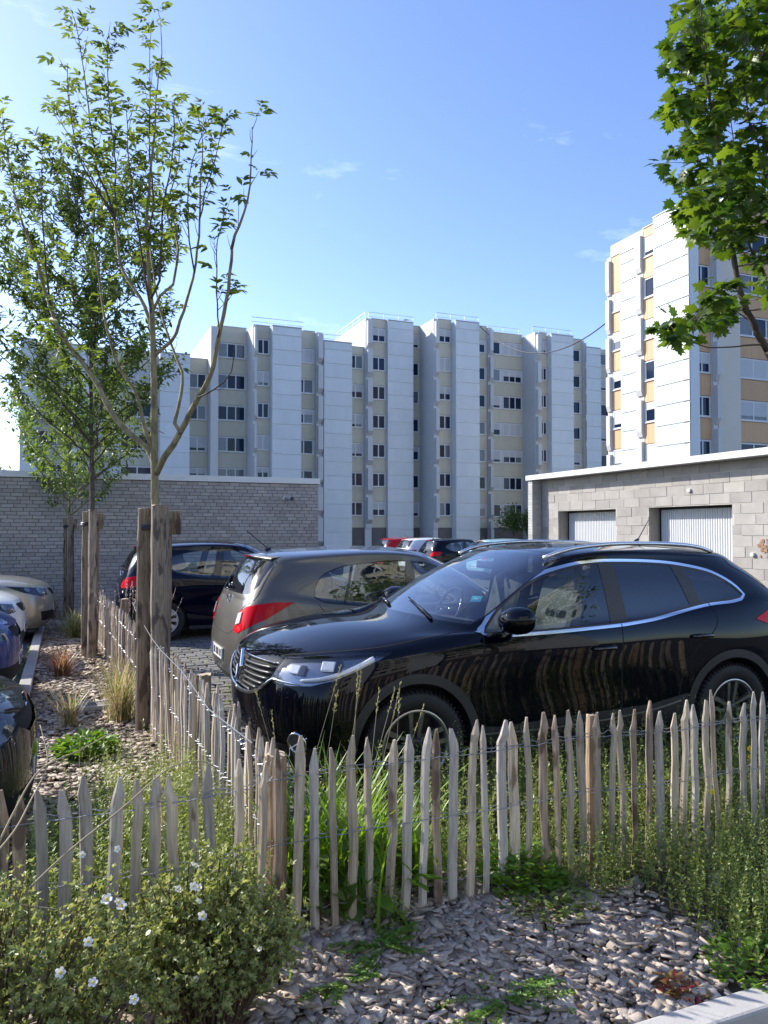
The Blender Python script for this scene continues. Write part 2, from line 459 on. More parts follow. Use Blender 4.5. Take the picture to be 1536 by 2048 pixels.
# ---- sunlit block on the right: white towers, ochre spandrels
B2 = thing('apartment_building', 'sunlit white apartment block with ochre spandrels rising behind the concrete garages', 'building', (36, 40, 0))
def b_of(u, a): return float(on_x(u, 1062, a)[1])
def ztx(u, v, a): return float(on_x(u, v, a)[2])
rng2 = random.Random(12)
YBK = b_of(1218, 35.15) - 0.3; XBK = 50.0
xs_col = 37.2
side = [  # u0 (far), u1 (near), kind, plane x, top pixel at u1
    (1218, 1226, 'fin', 34.95, 512), (1226, 1247, 'win', 34.97, 503), (1247, 1281, 'tower', 34.85, 489), (1281, 1290, 'fin', 34.72, 460),
    (1290, 1315, 'win', 34.74, 443), (1315, 1382, 'tower', 34.6, 396)]
prev_b = None
for i, (u0, u1, k, xp, tv) in enumerate(side):
    y0, y1 = b_of(u0, xp), b_of(u1, xp)      # y0 far, y1 near
    tp = ztx(u1, tv, xp)
    if prev_b is not None: y0 = prev_b
    prev_b = y1
    F = Face((xp, y0), (0, -1), (-1, 0)); W = y0 - y1
    if k == 'tower':
        tower(F, B2, 0, W, tp, ph=1.27)
        block(B2, xp+0.06, XBK if i < 5 else 35.4, y1+0.004, y0-0.004, 0, tp-0.01, 'panel_white')
    elif k == 'fin':
        block(B2, xp+0.12, XBK-0.02*i, y1+0.003, y0-0.003, 0, tp-0.012, 'wall_white'); fin(F, B2, 0.03, W-0.03, tp, out=0.2)
    else:
        block(B2, xp+0.12, XBK-0.02*i, y1+0.003, y0-0.003, 0, tp-0.014, 'wall_white')
        column(F, B2, 0, W, tp, 1.95, [(0.12, 0.97, 1)], 'ochre_spandrel', rng2, zc0=3.9, shut_p=0.5)
        facepart('parapet_cap', F, 'wall_white', B2, [(0, W, -0.4, 0.04, tp, tp+0.06)])
# front turned to the parking
yf = prev_b
x1c = 34.6; TP = ztx(1382, 396, 34.6)
fr = [(1382, 1398, 'ret', yf), (1398, 1425, 'win2', yf+0.45), (1425, 1440, 'fin', yf+0.3), (1440, 1485, 'plain', yf+0.3), (1485, 1570, 'win3', yf+0.7), (1570, 1640, 'tower', yf-0.2), (1640, 1700, 'win2', yf+0.45)]
px1 = x1c
for i, (u0, u1, k, b) in enumerate(fr):
    x0, x1 = px1, a_of(u1, b); px1 = x1
    F = Face((x0, b), (1, 0), (0, -1)); W = x1-x0; tp = TP + (1.5 if i > 3 else (0.02*i))
    if k in ('ret', 'tower'):
        tower(F, B2, 0.002, W, tp-0.02, ph=1.27); 
        if k == 'tower': block(B2, x0+0.004, x1, b+0.06, YBK-0.1, 0, tp-0.03, 'panel_white')
        else: block(B2, x0+0.07, x1, b+0.062, yf+2.5, 0, tp-0.03, 'panel_white')
    elif k == 'fin':
        block(B2, x0, x1, b+0.1, yf+6, 0, tp-0.03, 'wall_white'); fin(F, B2, W*0.2, W*0.8, tp, out=0.3)
    elif k == 'plain': block(B2, x0, x1-0.003, b, YBK-0.2, 0, tp-0.04, 'wall_warm')
    else:
        block(B2, x0+0.003, x1-0.003, b+0.12, yf+8-0.1*i, 0, tp-0.035, 'wall_white')
        column(F, B2, 0, W, tp, 1.95, {'win2': [(0.1, 0.95, 2)], 'win3': [(0.05, 0.96, 3)]}[k], 'ochre_spandrel', rng2, zc0=3.9, shut_p=0.25)
        facepart('parapet_cap', F, 'wall_white', B2, [(0, W, -0.4, 0.04, tp, tp+0.06)])

# ---- block across the street behind the viewer (mirrored in the car doors)
B3 = thing('apartment_building', 'pale apartment block across the street mirrored in the car doors', 'building', (6, -25, 0))
rng3 = random.Random(3)
for i in range(4):
    x0 = -8 + i*7.4; F = Face((x0+5.0, -20.0), (-1, 0), (0, 1))
    block(B3, x0, x0+5.0, -32, -20.12, 0, 20.9+0.01*i, 'wall_white')
    column(F, B3, 0, 5.0, 20.9, 1.9, [(0.08, 0.46, 2), (0.54, 0.92, 2)], 'cream_spandrel', rng3, shut_p=0.2)
    F2 = Face((x0+7.4, -19.2), (-1, 0), (0, 1)); tower(F2, B3, 0, 2.4, 21.2)
    block(B3, x0+5.0, x0+7.4, -32, -19.26, 0, 21.15, 'panel_white')
    facepart('plinth_wall', F, 'plinth', B3, [(0, 5.0, -0.11, -0.02, 0, 1.9)])

# ---- slack cable between the two blocks
mb = MB(); pA = on_y(960, 653, 62.9); pB = on_x(1219, 640, 35.1); pts = []
for k in range(25):
    t = k/24; p = pA*(1-t) + pB*t; p = p - UPV*(4*2.45*t*(1-t)); pts.append(p)
mb.tube(pts, 0.045, 5)
tag(mb.build('overhead_cable', 'dark_metal'), 'thin dark cable sagging between the two apartment blocks', 'cable')

# ================================================================ garages
mat('brick', (0.40, 0.365, 0.335), 0.85, var=0.12, vscale=5, ovar=0.14, bump=0.5, bscale=60)
mat('mortar_dark', (0.19, 0.172, 0.155), 0.95, var=0.15, vscale=6)
mat('brick_pale', (0.42, 0.41, 0.40), 0.85, var=0.12, vscale=5, ovar=0.12, bump=0.5, bscale=60)
mat('block', (0.34, 0.317, 0.292), 0.92, var=0.14, vscale=2.2, ovar=0.10, bump=0.6, bscale=55, bdist=0.006)
mat('mortar_pale', (0.46, 0.43, 0.38), 0.95, var=0.2, vscale=5)
mat('jamb', (0.33, 0.30, 0.26), 0.9, var=0.1, vscale=4)
mat('door_white', (0.58, 0.59, 0.60), 0.35, var=0.03, vscale=3)
mat('steel_black', (0.02, 0.02, 0.022), 0.45)
mat('white_plastic', (0.75, 0.75, 0.74), 0.4)
mat('rust', (0.22, 0.10, 0.05), 0.9, col2=(0.35, 0.22, 0.15), vscale=14)

# left garage: long grey brick wall
GY = 16.85; GX0, GX1 = -13.0, 5.35; GZ = 2.72
G1 = thing('brick_garage', 'grey brick garage block with pale coping behind the planted strip', 'garage', (0, 18, 0))
block(G1, GX0, GX1-0.02, GY+0.10, GY+6.2, -0.2, GZ, 'mortar_dark', 'wall_core')
mb = MB(); mb.box(GX0, GX1, GY+0.012, GY+0.10, -0.2, GZ); mb.build('mortar', 'mortar_dark', G1)
BH, BL, JT = 0.0625, 0.215, 0.012
bmesh_brick = MB(); bmesh_brick.box(-BL/2, BL/2, 0.0, 0.05, -BH/2, BH/2)
bme = bpy.data.meshes.new('brick'); bme.from_pydata(bmesh_brick.v, [], bmesh_brick.f); bme.materials.append(M['brick'])
cand = []; nrow = int((GZ+0.15)/(BH+JT)); ncol = int((GX1+8)/(BL+JT))
for r in range(nrow):
    z = GZ - 0.01 - (r+0.5)*(BH+JT)
    sh = (r % 2)*0.5*(BL+JT) + (0.25*(BL+JT) if r % 4 > 1 else 0)
    for c in range(ncol+1):
        x1 = GX1 - sh - c*(BL+JT) + (BL+JT if sh else 0); x0 = x1 - BL
        if x1 > GX1: x1 = GX1
        if x1 - x0 < 0.04: continue
        cand.append(((x0+x1)/2, z, x1-x0))
def vis_rank(c):      # nearest to the camera and high enough to show above the cars comes first
    x, z, wd = c
    return (0 if (z > 1.75 and wd > 0.2 and x < 5.2) else 1, math.hypot(x, GY))
cand.sort(key=lambda c: (0 if (c[1] > 1.1 and c[2] > 0.2 and -7 < c[0]) else 1, abs(c[0]-2.2) + 0.8*abs(c[1]-2.2)))
jr = random.Random(2); rest = MB()
for i, (x, z, wd) in enumerate(cand):
    pr = jr.uniform(-0.004, 0.004)
    if i < 300:
        o = bpy.data.objects.new('brick', bme); COL.objects.link(o); o.parent = G1
        o.location = (x-0, GY-0+pr, z); o.scale = (wd/BL, 1, 1)
        o.matrix_parent_inverse = Matrix.Translation((0, -18, 0))
    else:
        rest.box(x-wd/2, x+wd/2, GY+pr, GY+0.05, z-BH/2, z+BH/2)
mat('brick_mass', (0.40, 0.365, 0.335), 0.85, var=0.14, vscale=2.2, bump=0.5, bscale=60)
# joined bricks: tone differs brick by brick
bm_ = M['brick_mass']; _nt = bm_.node_tree
_g = _nt.nodes.new('ShaderNodeNewGeometry'); _h = _nt.nodes.new('ShaderNodeHueSaturation'); _mr = _nt.nodes.new('ShaderNodeMapRange')
_mr.inputs['To Min'].default_value = 0.86; _mr.inputs['To Max'].default_value = 1.14
_bs = _nt.nodes['Principled BSDF']; _src = _bs.inputs['Base Color'].links[0].from_socket
_nt.links.new(_g.outputs['Random Per Island'], _mr.inputs['Value']); _nt.links.new(_mr.outputs['Result'], _h.inputs['Value'])
_nt.links.new(_src, _h.inputs['Color']); _nt.links.new(_h.outputs['Color'], _bs.inputs['Base Color'])
rest.build('brickwork', 'brick_mass', G1, kind='stuff')
mb = MB(); mb.box(GX0, GX1+0.03, GY-0.04, GY+6.3, GZ+0.002, GZ+0.13); mb.build('coping', 'coping', G1)
for k in range(8):
    pass
# every child was modelled in world coordinates
cameraw = thing('security_camera', 'small white bullet camera with a black lens on the brick wall', 'camera', (4.55, GY, 2.38))
mb = MB(); mb.lathe([(0.0, 0), (0.045, 0), (0.045, -0.02), (0.0, -0.02)], 'y', 16, (0, -0.001, 0)); mb.tube([(0, 0, 0), (0.05, -0.09, 0.0)], 0.015, 8); mb.build('bracket', 'white_plastic', cameraw)
mb = MB(); mb.tube([(0.02, -0.05, 0.0), (0.12, -0.20, -0.01)], 0.042, 16); mb.build('housing', 'brick_pale', cameraw, smooth=True)
mb = MB(); mb.tube([(0.12, -0.20, -0.01), (0.135, -0.222, -0.012)], 0.046, 16); mb.build('lens', 'steel_black', cameraw)
p = on_y(60, 948, GY); lampw = thing('wall_lamp', 'tiny round white lamp high on the brick wall', 'lamp', (p[0], GY, p[2]))
mb = MB(); mb.lathe([(0.0, -0.07), (0.02, -0.065), (0.035, -0.04), (0.03, -0.01), (0.02, 0.0)], 'y', 14); mb.build('globe', 'white_plastic', lampw, smooth=True)

# right garages: concrete block front with ribbed up-and-over doors
RX = 11.76; RY0, RY1 = 3.0, 17.6; RZ = 3.0
G2 = thing('block_garage', 'concrete block garage row with white ribbed doors and white coping', 'garage', (RX, 10, 0))
doors = []
def dl(u): return float(on_x(u, 1062, RX)[1])
doors.append((dl(1231.5), dl(1116)-0.02)); doors.append((dl(1464.5), dl(1298)))
wd_ = doors[0][1]-doors[0][0]; gap_ = doors[0][0]-doors[1][1]
for k in range(2):
    e = doors[-1][0] - gap_; doors.append((e - wd_, e))
DTOP = float(on_x(1200, 1019.7, RX)[2]); DTOP = 2.16
solid = MB(); mort = MB()
spans = []; cur = RY1 - 0.22
for (d0, d1) in doors: spans.append((d1, cur)); cur = d0
spans.append((RY0, cur))
for (s0, s1) in spans:
    mort.box(RX+0.006, RX+0.06, s0+0.012, s1, -0.2, DTOP)
    block(G2, RX+0.06, RX+0.30, s0+0.002, s1, -0.2, DTOP-0.001, 'jamb', 'pier')
mort.box(RX+0.006, RX+0.06, RY0, RY1-0.22, DTOP+0.001, RZ)
block(G2, RX+0.06, RX+0.30, RY0, RY1-0.22, DTOP+0.001, RZ-0.002, 'jamb', 'lintel')
block(G2, RX+0.32, RX+6.0, RY0, RY1-0.01, -0.2, RZ-0.004, 'wall_cream', 'garage_body')
mort.build('mortar', 'mortar_pale', G2)
br = random.Random(8); CH = 0.205; CL = 0.505
row = 0; z1 = RZ - 0.004
while z1 > 0.3:
    z0 = z1 - CH
    y = RY1 - 0.22 - (0.25 if row % 2 else 0.0) - (0.09 if row % 3 == 2 else 0)
    ys = [RY1-0.22]; 
    while y > RY0: 
        if y < RY1-0.23: ys.append(y)
        y -= CL
    ys.append(RY0)
    for ya, yb in zip(ys[:-1], ys[1:]):
        pieces = [(yb, ya)]
        if z0 < DTOP - 0.02:
            zz1 = min(z1, DTOP) if z1 > DTOP + 0.02 else z1
            for (d0, d1) in doors:
                nn = []
                for (q0, q1) in pieces:
                    if q1 <= d0 or q0 >= d1: nn.append((q0, q1)); continue
                    if q0 < d0: nn.append((q0, d0))
                    if q1 > d1: nn.append((d1, q1))
                pieces = nn
        for (q0, q1) in pieces:
            if q1 - q0 < 0.06 or q1 < 8.6: continue
            pr = br.uniform(-0.006, 0.003); j = 0.005
            mb = MB(); zz0 = z0 + j
            mb.box(RX+pr, RX+0.05, q0+j+br.uniform(0, .004), q1-j, zz0+br.uniform(0, .004), z1-j)
            mb.build('block', 'block', G2)
    z1 = z0; row += 1
for di, (d0, d1) in enumerate(doors):
    dt = thing('garage_door', ['white ribbed garage door beside the brick pilaster', 'white ribbed garage door behind the aerial of the black car', 'white ribbed garage door beyond the rusty stain', 'white ribbed garage door at the end of the garage row'][di], 'garage door', (RX+0.30, (d0+d1)/2, 0), 0, 'garage doors')
    W = d1 - d0; mb = MB(); n = 34
    for k in range(n):
        q0 = -W/2 + 0.06 + (W-0.12)*k/n; q1 = q0 + (W-0.12)/n
        dd = (q1-q0)
        P = [(0.0, q0, 0.04), (-0.022, q0+dd*0.18, 0.04), (-0.022, q0+dd*0.72, 0.04), (0.0, q0+dd*0.9, 0.04), (0.0, q1, 0.04)]
        T = [(a, b, DTOP-0.05) for a, b, c in P]
        mb.add(P+T, [(i, i+5, i+6, i+1) for i in range(4)])
    mb.build('ribbed_leaf', 'door_white', dt, recalc=False)
    mb = MB(); mb.box(0.0, 0.05, -W/2+0.004, -W/2+0.06, 0.0, DTOP-0.004); mb.box(0.0, 0.05, W/2-0.06, W/2-0.004, 0.0, DTOP-0.004); mb.box(0.002, 0.05, -W/2+0.06, W/2-0.06, DTOP-0.05, DTOP-0.005)
    mb.build('door_frame', 'steel_black', dt)
    mb = MB(); mb.lathe([(0, -0.03), (0.045, -0.03), (0.045, 0.0)], 'x', 14, (-0.02, 0, 1.02)); mb.obox((-0.06, -0.02, 1.0), (0.012, 0, 0), (0, 0.05, -0.035), (0, 0.008, 0.012)); mb.build('handle', 'steel_black', dt)
# brick end pier
mb = MB(); mb.box(RX-0.28, RX+5.9, RY1-0.20, RY1-0.02, -0.2, RZ); mb.build('end_wall', 'mortar_pale', G2)
rowp = 0; zz = RZ - 0.01
while zz > 0.4:
    ln = 0.285 if rowp % 2 else 0.14
    for q in ((0, 0.2),):
        mb = MB(); pr = br.uniform(-0.003, 0.003)
        mb.box(RX-0.29+pr, RX-0.29+ln, RY1-0.212+pr, RY1-0.012, zz-0.066, zz-0.006); mb.build('brick', 'brick_pale', G2)
        if ln < 0.2: mb = MB(); mb.box(RX-0.29+ln+0.01, RX-0.01, RY1-0.21+pr, RY1-0.2, zz-0.066, zz-0.006); mb.build('brick', 'brick_pale', G2)
    zz -= 0.072; rowp += 1
mb = MB(); mb.box(RX-0.34, RX+6.1, RY0, RY1+0.03, RZ+0.003, RZ+0.13); mb.build('coping', 'frame_white', G2)
for (u, v) in ((1380, 981), (1277, 1088), (1507, 1109)):
    p = on_x(u, v, RX); mb = MB(); mb.box(p[0]-0.05, p[0]-0.001, p[1]-0.035, p[1]+0.035, p[2]-0.03, p[2]+0.03); mb.build('cable_bracket', 'white_plastic', G2)
p = on_x(1527, 1095, RX)
mb = MB()
for k in range(26):
    a = R.uniform(0, 6.28); r_ = R.uniform(0, 0.16); c = (p[0]-0.0085-0.0001*k, p[1]+r_*math.cos(a), p[2]+r_*math.sin(a)*1.3)
    mb.obox(c, (0.0008, 0, 0), (0, R.uniform(.01, .03), 0), (0, 0, R.uniform(.01, .04)))
mb.build('rust_stain', 'rust', G2)
def reparent_world(t):
    pass
# ================================================================ ground, kerbs, beds
mat('asphalt', (0.075, 0.075, 0.076), 0.9, var=0.2, vscale=3, bump=0.3, bscale=120)
mat('soil', (0.06, 0.045, 0.032), 0.95, var=0.35, vscale=9, bump=0.6, bscale=50)
mat('soil_green', (0.045, 0.055, 0.02), 0.95, col2=(0.08, 0.06, 0.04), vscale=5, bump=0.6, bscale=50)
mat('kerb_concrete', (0.40, 0.385, 0.36), 0.9, var=0.12, vscale=7, ovar=0.06, bump=0.4, bscale=90, bdist=0.004)
mat('paver', (0.16, 0.155, 0.15), 0.9, var=0.2, vscale=9, ovar=0.25, bump=0.4, bscale=80, bdist=0.004)
mat('moss_joint', (0.04, 0.045, 0.02), 0.95, col2=(0.07, 0.06, 0.045), vscale=7)

def sheet(name, m, x0, x1, y0, y1, zf, nx=2, ny=2, kind='structure'):
    xs = np.linspace(x0, x1, nx); ys = np.linspace(y0, y1, ny)
    V = [(x, y, zf(x, y)) for y in ys for x in xs]
    F = [(j*nx+i, j*nx+i+1, (j+1)*nx+i+1, (j+1)*nx+i) for j in range(ny-1) for i in range(nx-1)]
    return fastmesh(name, V, F, m, smooth=True, kind=kind)
def nz2(x, y): return 0.5*math.sin(2.1*x+1.3*y)+0.3*math.sin(5.3*x-3.7*y+1)+0.2*math.sin(9.1*y+7.7*x)
def bed_z(x, y):
    """front bed: rises from the kerb to the fence; strip: gently domed"""
    if y < 4.3:
        t = min(1, max(0, (y-2.14)/0.85)); return -0.07+0.075*t*t*(3-2*t)+0.014*nz2(x, y)
    return 0.005+0.012*nz2(x, y)
mb = MB(); mb.add([(-900, -900, -0.17), (900, -900, -0.17), (900, 900, -0.17), (-900, 900, -0.17)], [(0, 1, 2, 3)]); mb.build('ground', 'asphalt', kind='structure')
bed = sheet('planting_bed', 'soil', -8, 7.2, 2.14, 4.16, bed_z, 160, 30)
bed2 = sheet('planting_strip', 'soil', -0.31, 0.93, 4.159, 16.84, bed_z, 20, 160)
bed3 = sheet('planting_strip', 'soil', 6.15, 7.2, 4.159, 16.84, bed_z, 12, 60)
pk = sheet('parking_surface', 'moss_joint', 0.93, 6.15, 4.16, 16.84, lambda x, y: -0.05)
pk2 = sheet('parking_surface', 'asphalt', -9.0, -0.43, 4.0, 16.84, lambda x, y: -0.045)
rd = sheet('service_road', 'asphalt', 7.2, 11.76, 2.0, 60, lambda x, y: -0.12)

# pavers with grassy joints: those in view beside the cars are single pieces, the rest is one piece of work
mb = MB(); mb.box(-0.5, 0.5, -0.5, 0.5, -0.04, 0.0)
pvm = bpy.data.meshes.new('paver'); pvm.from_pydata(mb.v, [], mb.f); pvm.materials.append(M['paver'])
cells = []
PLn, PWd = 0.235, 0.115
ny = 0; y = 4.25
while y < 16.7:
    x = 1.0 - (0.13 if ny % 2 else 0)
    while x < 6.1: cells.append((x, y)); x += PLn+0.022
    y += PWd+0.028; ny += 1
def pv_key(c):
    x, y = c
    f = x*sY+y*cY; u = 768+FPX*(x*cY-y*sY)/f
    return (0 if (330 < u < 475 and 6.0 < y < 12) else 1, f)
cells.sort(key=pv_key); rest = MB(); pr = random.Random(4)
for i, (x, y) in enumerate(cells):
    z = -0.02+pr.uniform(-.006, .004)
    if i < 300:
        o = bpy.data.objects.new('paver', pvm); COL.objects.link(o); o.parent = pk; o.location = (x, y, z); o.scale = (PLn*pr.uniform(.95, 1), PWd*pr.uniform(.93, 1), 1); o.rotation_euler = (pr.uniform(-.012, .012), pr.uniform(-.012, .012), pr.uniform(-.02, .02))
    else: rest.box(x-PLn/2, x+PLn/2, y-PWd/2, y+PWd/2, z-0.04, z)
o = rest.build('paving', 'paver', pk, kind='stuff')

def kerb(name, axis, c0, c1, lo, hi, z0, z1, ln=1.0):
    root = bpy.data.objects.new(name, None); COL.objects.link(root); root['kind'] = 'structure'
    q = lo
    while q < hi-0.05:
        e = min(hi, q+ln); mb = MB(); j = 0.005
        if axis == 'x': mb.box(q+j, e-j, c0, c1, z0, z1+pr.uniform(-.003, .003))
        else: mb.box(c0, c1, q+j, e-j, z0, z1+pr.uniform(-.003, .003))
        mb.build('kerb_stone', 'kerb_concrete', root, bevel=0.012); q = e
    return root
kerb('road_kerb', 'x', 2.035, 2.15, -7.6, 7.0, -0.3, -0.035)
kerb('strip_kerb', 'y', -0.43, -0.31, 3.35, 16.8, -0.2, 0.06)
kerb('strip_kerb', 'y', 0.925, 0.985, 4.2, 16.8, -0.2, -0.012)

# ================================================================ loose wood chips (nobody could count them)
def chipmat():
    m = bpy.data.materials.new('chips'); m.use_nodes = True; nt = m.node_tree; L = nt.links; bs = nt.nodes['Principled BSDF']
    g = nt.nodes.new('ShaderNodeNewGeometry'); r = nt.nodes.new('ShaderNodeValToRGB')
    E = r.color_ramp.elements
    E[0].color = (0.21, 0.16, 0.12, 1); E[1].color = (0.58, 0.50, 0.415, 1)
    e = E.new(0.35); e.color = (0.335, 0.275, 0.22, 1); e = E.new(0.8); e.color = (0.45, 0.38, 0.31, 1)
    t = nt.nodes.new('ShaderNodeTexCoord'); n = nd(nt, 'ShaderNodeTexNoise', Scale=90.0, Detail=4.0); mr = nt.nodes.new('ShaderNodeMapRange'); mr.inputs['To Min'].default_value = 0.65; mr.inputs['To Max'].default_value = 1.25
    hs = nt.nodes.new('ShaderNodeHueSaturation'); L.new(t.outputs['Object'], n.inputs['Vector']); L.new(n.outputs['Fac'], mr.inputs['Value']); L.new(mr.outputs['Result'], hs.inputs['Value'])
    L.new(g.outputs['Random Per Island'], r.inputs['Fac']); L.new(r.outputs['Color'], hs.inputs['Color']); L.new(hs.outputs['Color'], bs.inputs['Base Color']); bs.inputs['Roughness'].default_value = 0.85
    b = nd(nt, 'ShaderNodeBump', Strength=0.5, Distance=0.003); L.new(n.outputs['Fac'], b.inputs['Height']); L.new(b.outputs['Normal'], bs.inputs['Normal'])
    M['chips'] = m
chipmat()
def chips(name, pts, sc, lift=0.022, flat=0.24):
    n = len(pts); rg = np.random.default_rng(n)
    L = rg.uniform(0.010, 0.042, n)*sc*rg.choice([1, 1, 1, .6], n); Wd = L*rg.uniform(0.35, 0.75, n); H = rg.uniform(0.002, 0.006, n)*sc
    base = np.array([(-1, -1, -1), (1, -1, -1), (1, 1, -1), (-1, 1, -1), (-1, -1, 1), (1, -1, 1), (1, 1, 1), (-1, 1, 1)], float)
    V = base[None]*np.stack([L, Wd, H], 1)[:, None, :]*rg.uniform(0.72, 1.12, (n, 8, 3))
    ax = rg.normal(0, flat, n); ay = rg.normal(0, flat, n); az = rg.uniform(0, 6.283, n)
    def rot(V, a, i, j):
        c, s = np.cos(a)[:, None], np.sin(a)[:, None]; q = V.copy(); q[..., i] = c*V[..., i]-s*V[..., j]; q[..., j] = s*V[..., i]+c*V[..., j]; return q
    V = rot(V, ax, 1, 2); V = rot(V, ay, 0, 2); V = rot(V, az, 0, 1)
    V += np.asarray(pts)[:, None, :]; V[..., 2] += rg.uniform(0, lift, n)[:, None]
    f = np.array([(0, 3, 2, 1), (4, 5, 6, 7), (0, 1, 5, 4), (1, 2, 6, 5), (2, 3, 7, 6), (3, 0, 4, 7)])
    F = (f[None]+np.arange(n)[:, None, None]*8).reshape(-1, 4)
    o = fastmesh(name, V.reshape(-1, 3), F, 'chips', kind='stuff')
    return o
rg = np.random.default_rng(3); pts = []
for _ in range(16500):
    x = rg.uniform(-1.3, 2.9); y = rg.uniform(2.15, 3.35)
    edge = 2.25+0.22*math.sin(3*y)+0.1*math.sin(11*y)-(0.25 if y > 2.9 else 0)
    if x > edge+rg.normal(0, .07): continue
    pts.append((x, y, bed_z(x, y)))
tag(chips('wood_chips', pts, 1.0), 'grey weathered wood chips spread in front of the picket fence', 'wood chips')
pts = []
while len(pts) < 15000:
    y = 3.2+13.5*rg.random()**1.5; x = rg.uniform(-0.30, 0.92)
    if y < 4.6 and x > 0.2+0.3*math.sin(4*y) and rg.random() < 0.75: continue
    pts.append((x, y, bed_z(x, y)))
tag(chips('wood_chips', pts, 0.98, flat=0.14), 'pale wood chip mulch under the trees of the planted strip', 'wood chips')

# drain grate lying in the strip
g = gp(195, 1412, 0.03); dg = thing('drain_grate', 'small slotted grey drain grate lying among the wood chips of the strip', 'grate', (g[0], g[1], 0.03), 0.15)
mat('grate', (0.20, 0.18, 0.165), 0.8, var=0.2, vscale=20)
mb = MB()
for a in ((-.16, .16, -.12, -.09), (-.16, .16, .09, .12), (-.16, -.13, -.089, .089), (.13, .16, -.089, .089)): mb.box(a[0], a[1], a[2], a[3], -0.02, 0.025)
mb.build('rim', 'kerb_concrete', dg)
for k in range(9):
    mb = MB(); mb.box(-.125+k*.0285, -.107+k*.0285, -.088, .088, -.01, .02); mb.build('slat', 'grate', dg)
# ================================================================ vehicles: trimmed spline bodies
def bs_w(t):
    return np.stack([(1-t)**3/6, (3*t**3-6*t**2+4)/6, (-3*t**3+3*t**2+3*t+1)/6, t**3/6], -1)
def bs_d(t):
    return np.stack([-(1-t)**2/2, (9*t**2-12*t)/6, (-9*t**2+6*t+3)/6, t**2/2], -1)
class Surf:
    """half a car body: cubic B-spline over rows (waterlines) x columns (nose centre -> side -> tail centre)"""
    def __init__(s, net, sharpen=0.7):
        s.P = np.array(net, float); s.nv, s.nu = s.P.shape[:2]
        C = s.P.copy()
        for _ in range(3):
            s.pad(C); g = s.ev(*[a.ravel() for a in np.meshgrid(np.arange(s.nu, dtype=float), np.arange(s.nv, dtype=float))]).reshape(s.P.shape)
            C = C + sharpen*(s.P - g)
        s.pad(C)
    def pad(s, C):
        mir = np.array((1, -1, 1.0))
        G = np.concatenate([C[:, 1:2]*mir, C, C[:, -2:-1]*mir], 1)
        top = G[-2:-1]*mir; bot = 2*G[0:1]-G[1:2]
        s.C = np.concatenate([bot, G, top], 0)
    def ev(s, u, v, der=False):
        u = np.clip(np.asarray(u, float), 0, s.nu-1); v = np.clip(np.asarray(v, float), 0, s.nv-1)
        i = np.minimum(u.astype(int), s.nu-2); j = np.minimum(v.astype(int), s.nv-2); a = u-i; b = v-j
        wu, wv = bs_w(a), bs_w(b)
        idx = np.arange(4)
        Q = s.C[(j[:, None, None]+idx[None, :, None]), (i[:, None, None]+idx[None, None, :])]
        p = np.einsum('nj,ni,njik->nk', wv, wu, Q)
        if not der: return p
        return p, np.einsum('nj,ni,njik->nk', wv, bs_d(a), Q), np.einsum('nj,ni,njik->nk', bs_d(b), wu, Q)
    def normal(s, u, v):
        p, du, dv = s.ev(u, v, True)
        n = np.cross(dv, du); l = np.linalg.norm(n, axis=1, keepdims=True)
        bad = l[:, 0] < 1e-7
        n = n/np.maximum(l, 1e-9)
        if bad.any(): n[bad] = (0, 0, 1)
        return p, n
    def dense(s):
        if not hasattr(s, 'DU'):
            u, v = np.meshgrid(np.linspace(0, s.nu-1, (s.nu-1)*24+1), np.linspace(0, s.nv-1, (s.nv-1)*20+1))
            s.DU, s.DV = u.ravel(), v.ravel(); s.DP = s.ev(s.DU, s.DV)
    def find(s, pts, ur=(0, 99), vr=(0, 99)):
        """(u,v) of points on the surface: 3 numbers = nearest point, 2 numbers = seen from the side (x,z)"""
        s.dense(); out = []
        ok = (s.DU >= ur[0]) & (s.DU <= ur[1]) & (s.DV >= vr[0]) & (s.DV <= vr[1])
        D = s.DP[ok]; DU = s.DU[ok]; DV = s.DV[ok]
        for p in pts:
            ax = [0, 2] if len(p) == 2 else [0, 1, 2]
            q = np.array(p, float)
            k = np.argmin(((D[:, ax]-q)**2).sum(1)); u, v = DU[k], DV[k]
            for _ in range(4):
                P, du, dv = s.ev([u], [v], True); J = np.stack([du[0][ax], dv[0][ax]], 1); r = q-P[0][ax]
                st = np.linalg.lstsq(J, r, rcond=1e-4)[0]; st = np.clip(st, -0.06, 0.06)
                u = min(max(u+st[0], ur[0]), min(ur[1], s.nu-1)); v = min(max(v+st[1], vr[0]), min(vr[1], s.nv-1))
            if len(p) == 3 and abs(p[1]) < 1e-6: u = 0.0 if u < s.nu/2 else s.nu-1.0
            out.append((u, v))
        return np.array(out)

def smooth_line(pts, step=0.03, closed=False):
    """Catmull-Rom through the points; None-separated corners are kept by repeating a point"""
    P = [np.array(p, float) for p in pts]; n = len(P); out = []
    m = n if closed else n-1
    for i in range(m):
        p1, p2 = P[i], P[(i+1) % n]
        L = np.linalg.norm(p2-p1)
        if L < 1e-9: continue
        p0 = P[(i-1) % n] if (closed or i > 0) else p1; p3 = P[(i+2) % n] if (closed or i+2 < n) else p2
        k = max(1, int(L/step))
        t1 = (p2-p0)/2; t2 = (p3-p1)/2
        l1, l2 = np.linalg.norm(t1), np.linalg.norm(t2)
        if l1 > L: t1 = t1*L/l1
        if l2 > L: t2 = t2*L/l2
        for j in range(k):
            t = j/k; out.append((2*t**3-3*t**2+1)*p1 + (t**3-2*t**2+t)*t1 + (-2*t**3+3*t**2)*p2 + (t**3-t**2)*t2)
    if not closed: out.append(P[-1])
    return out
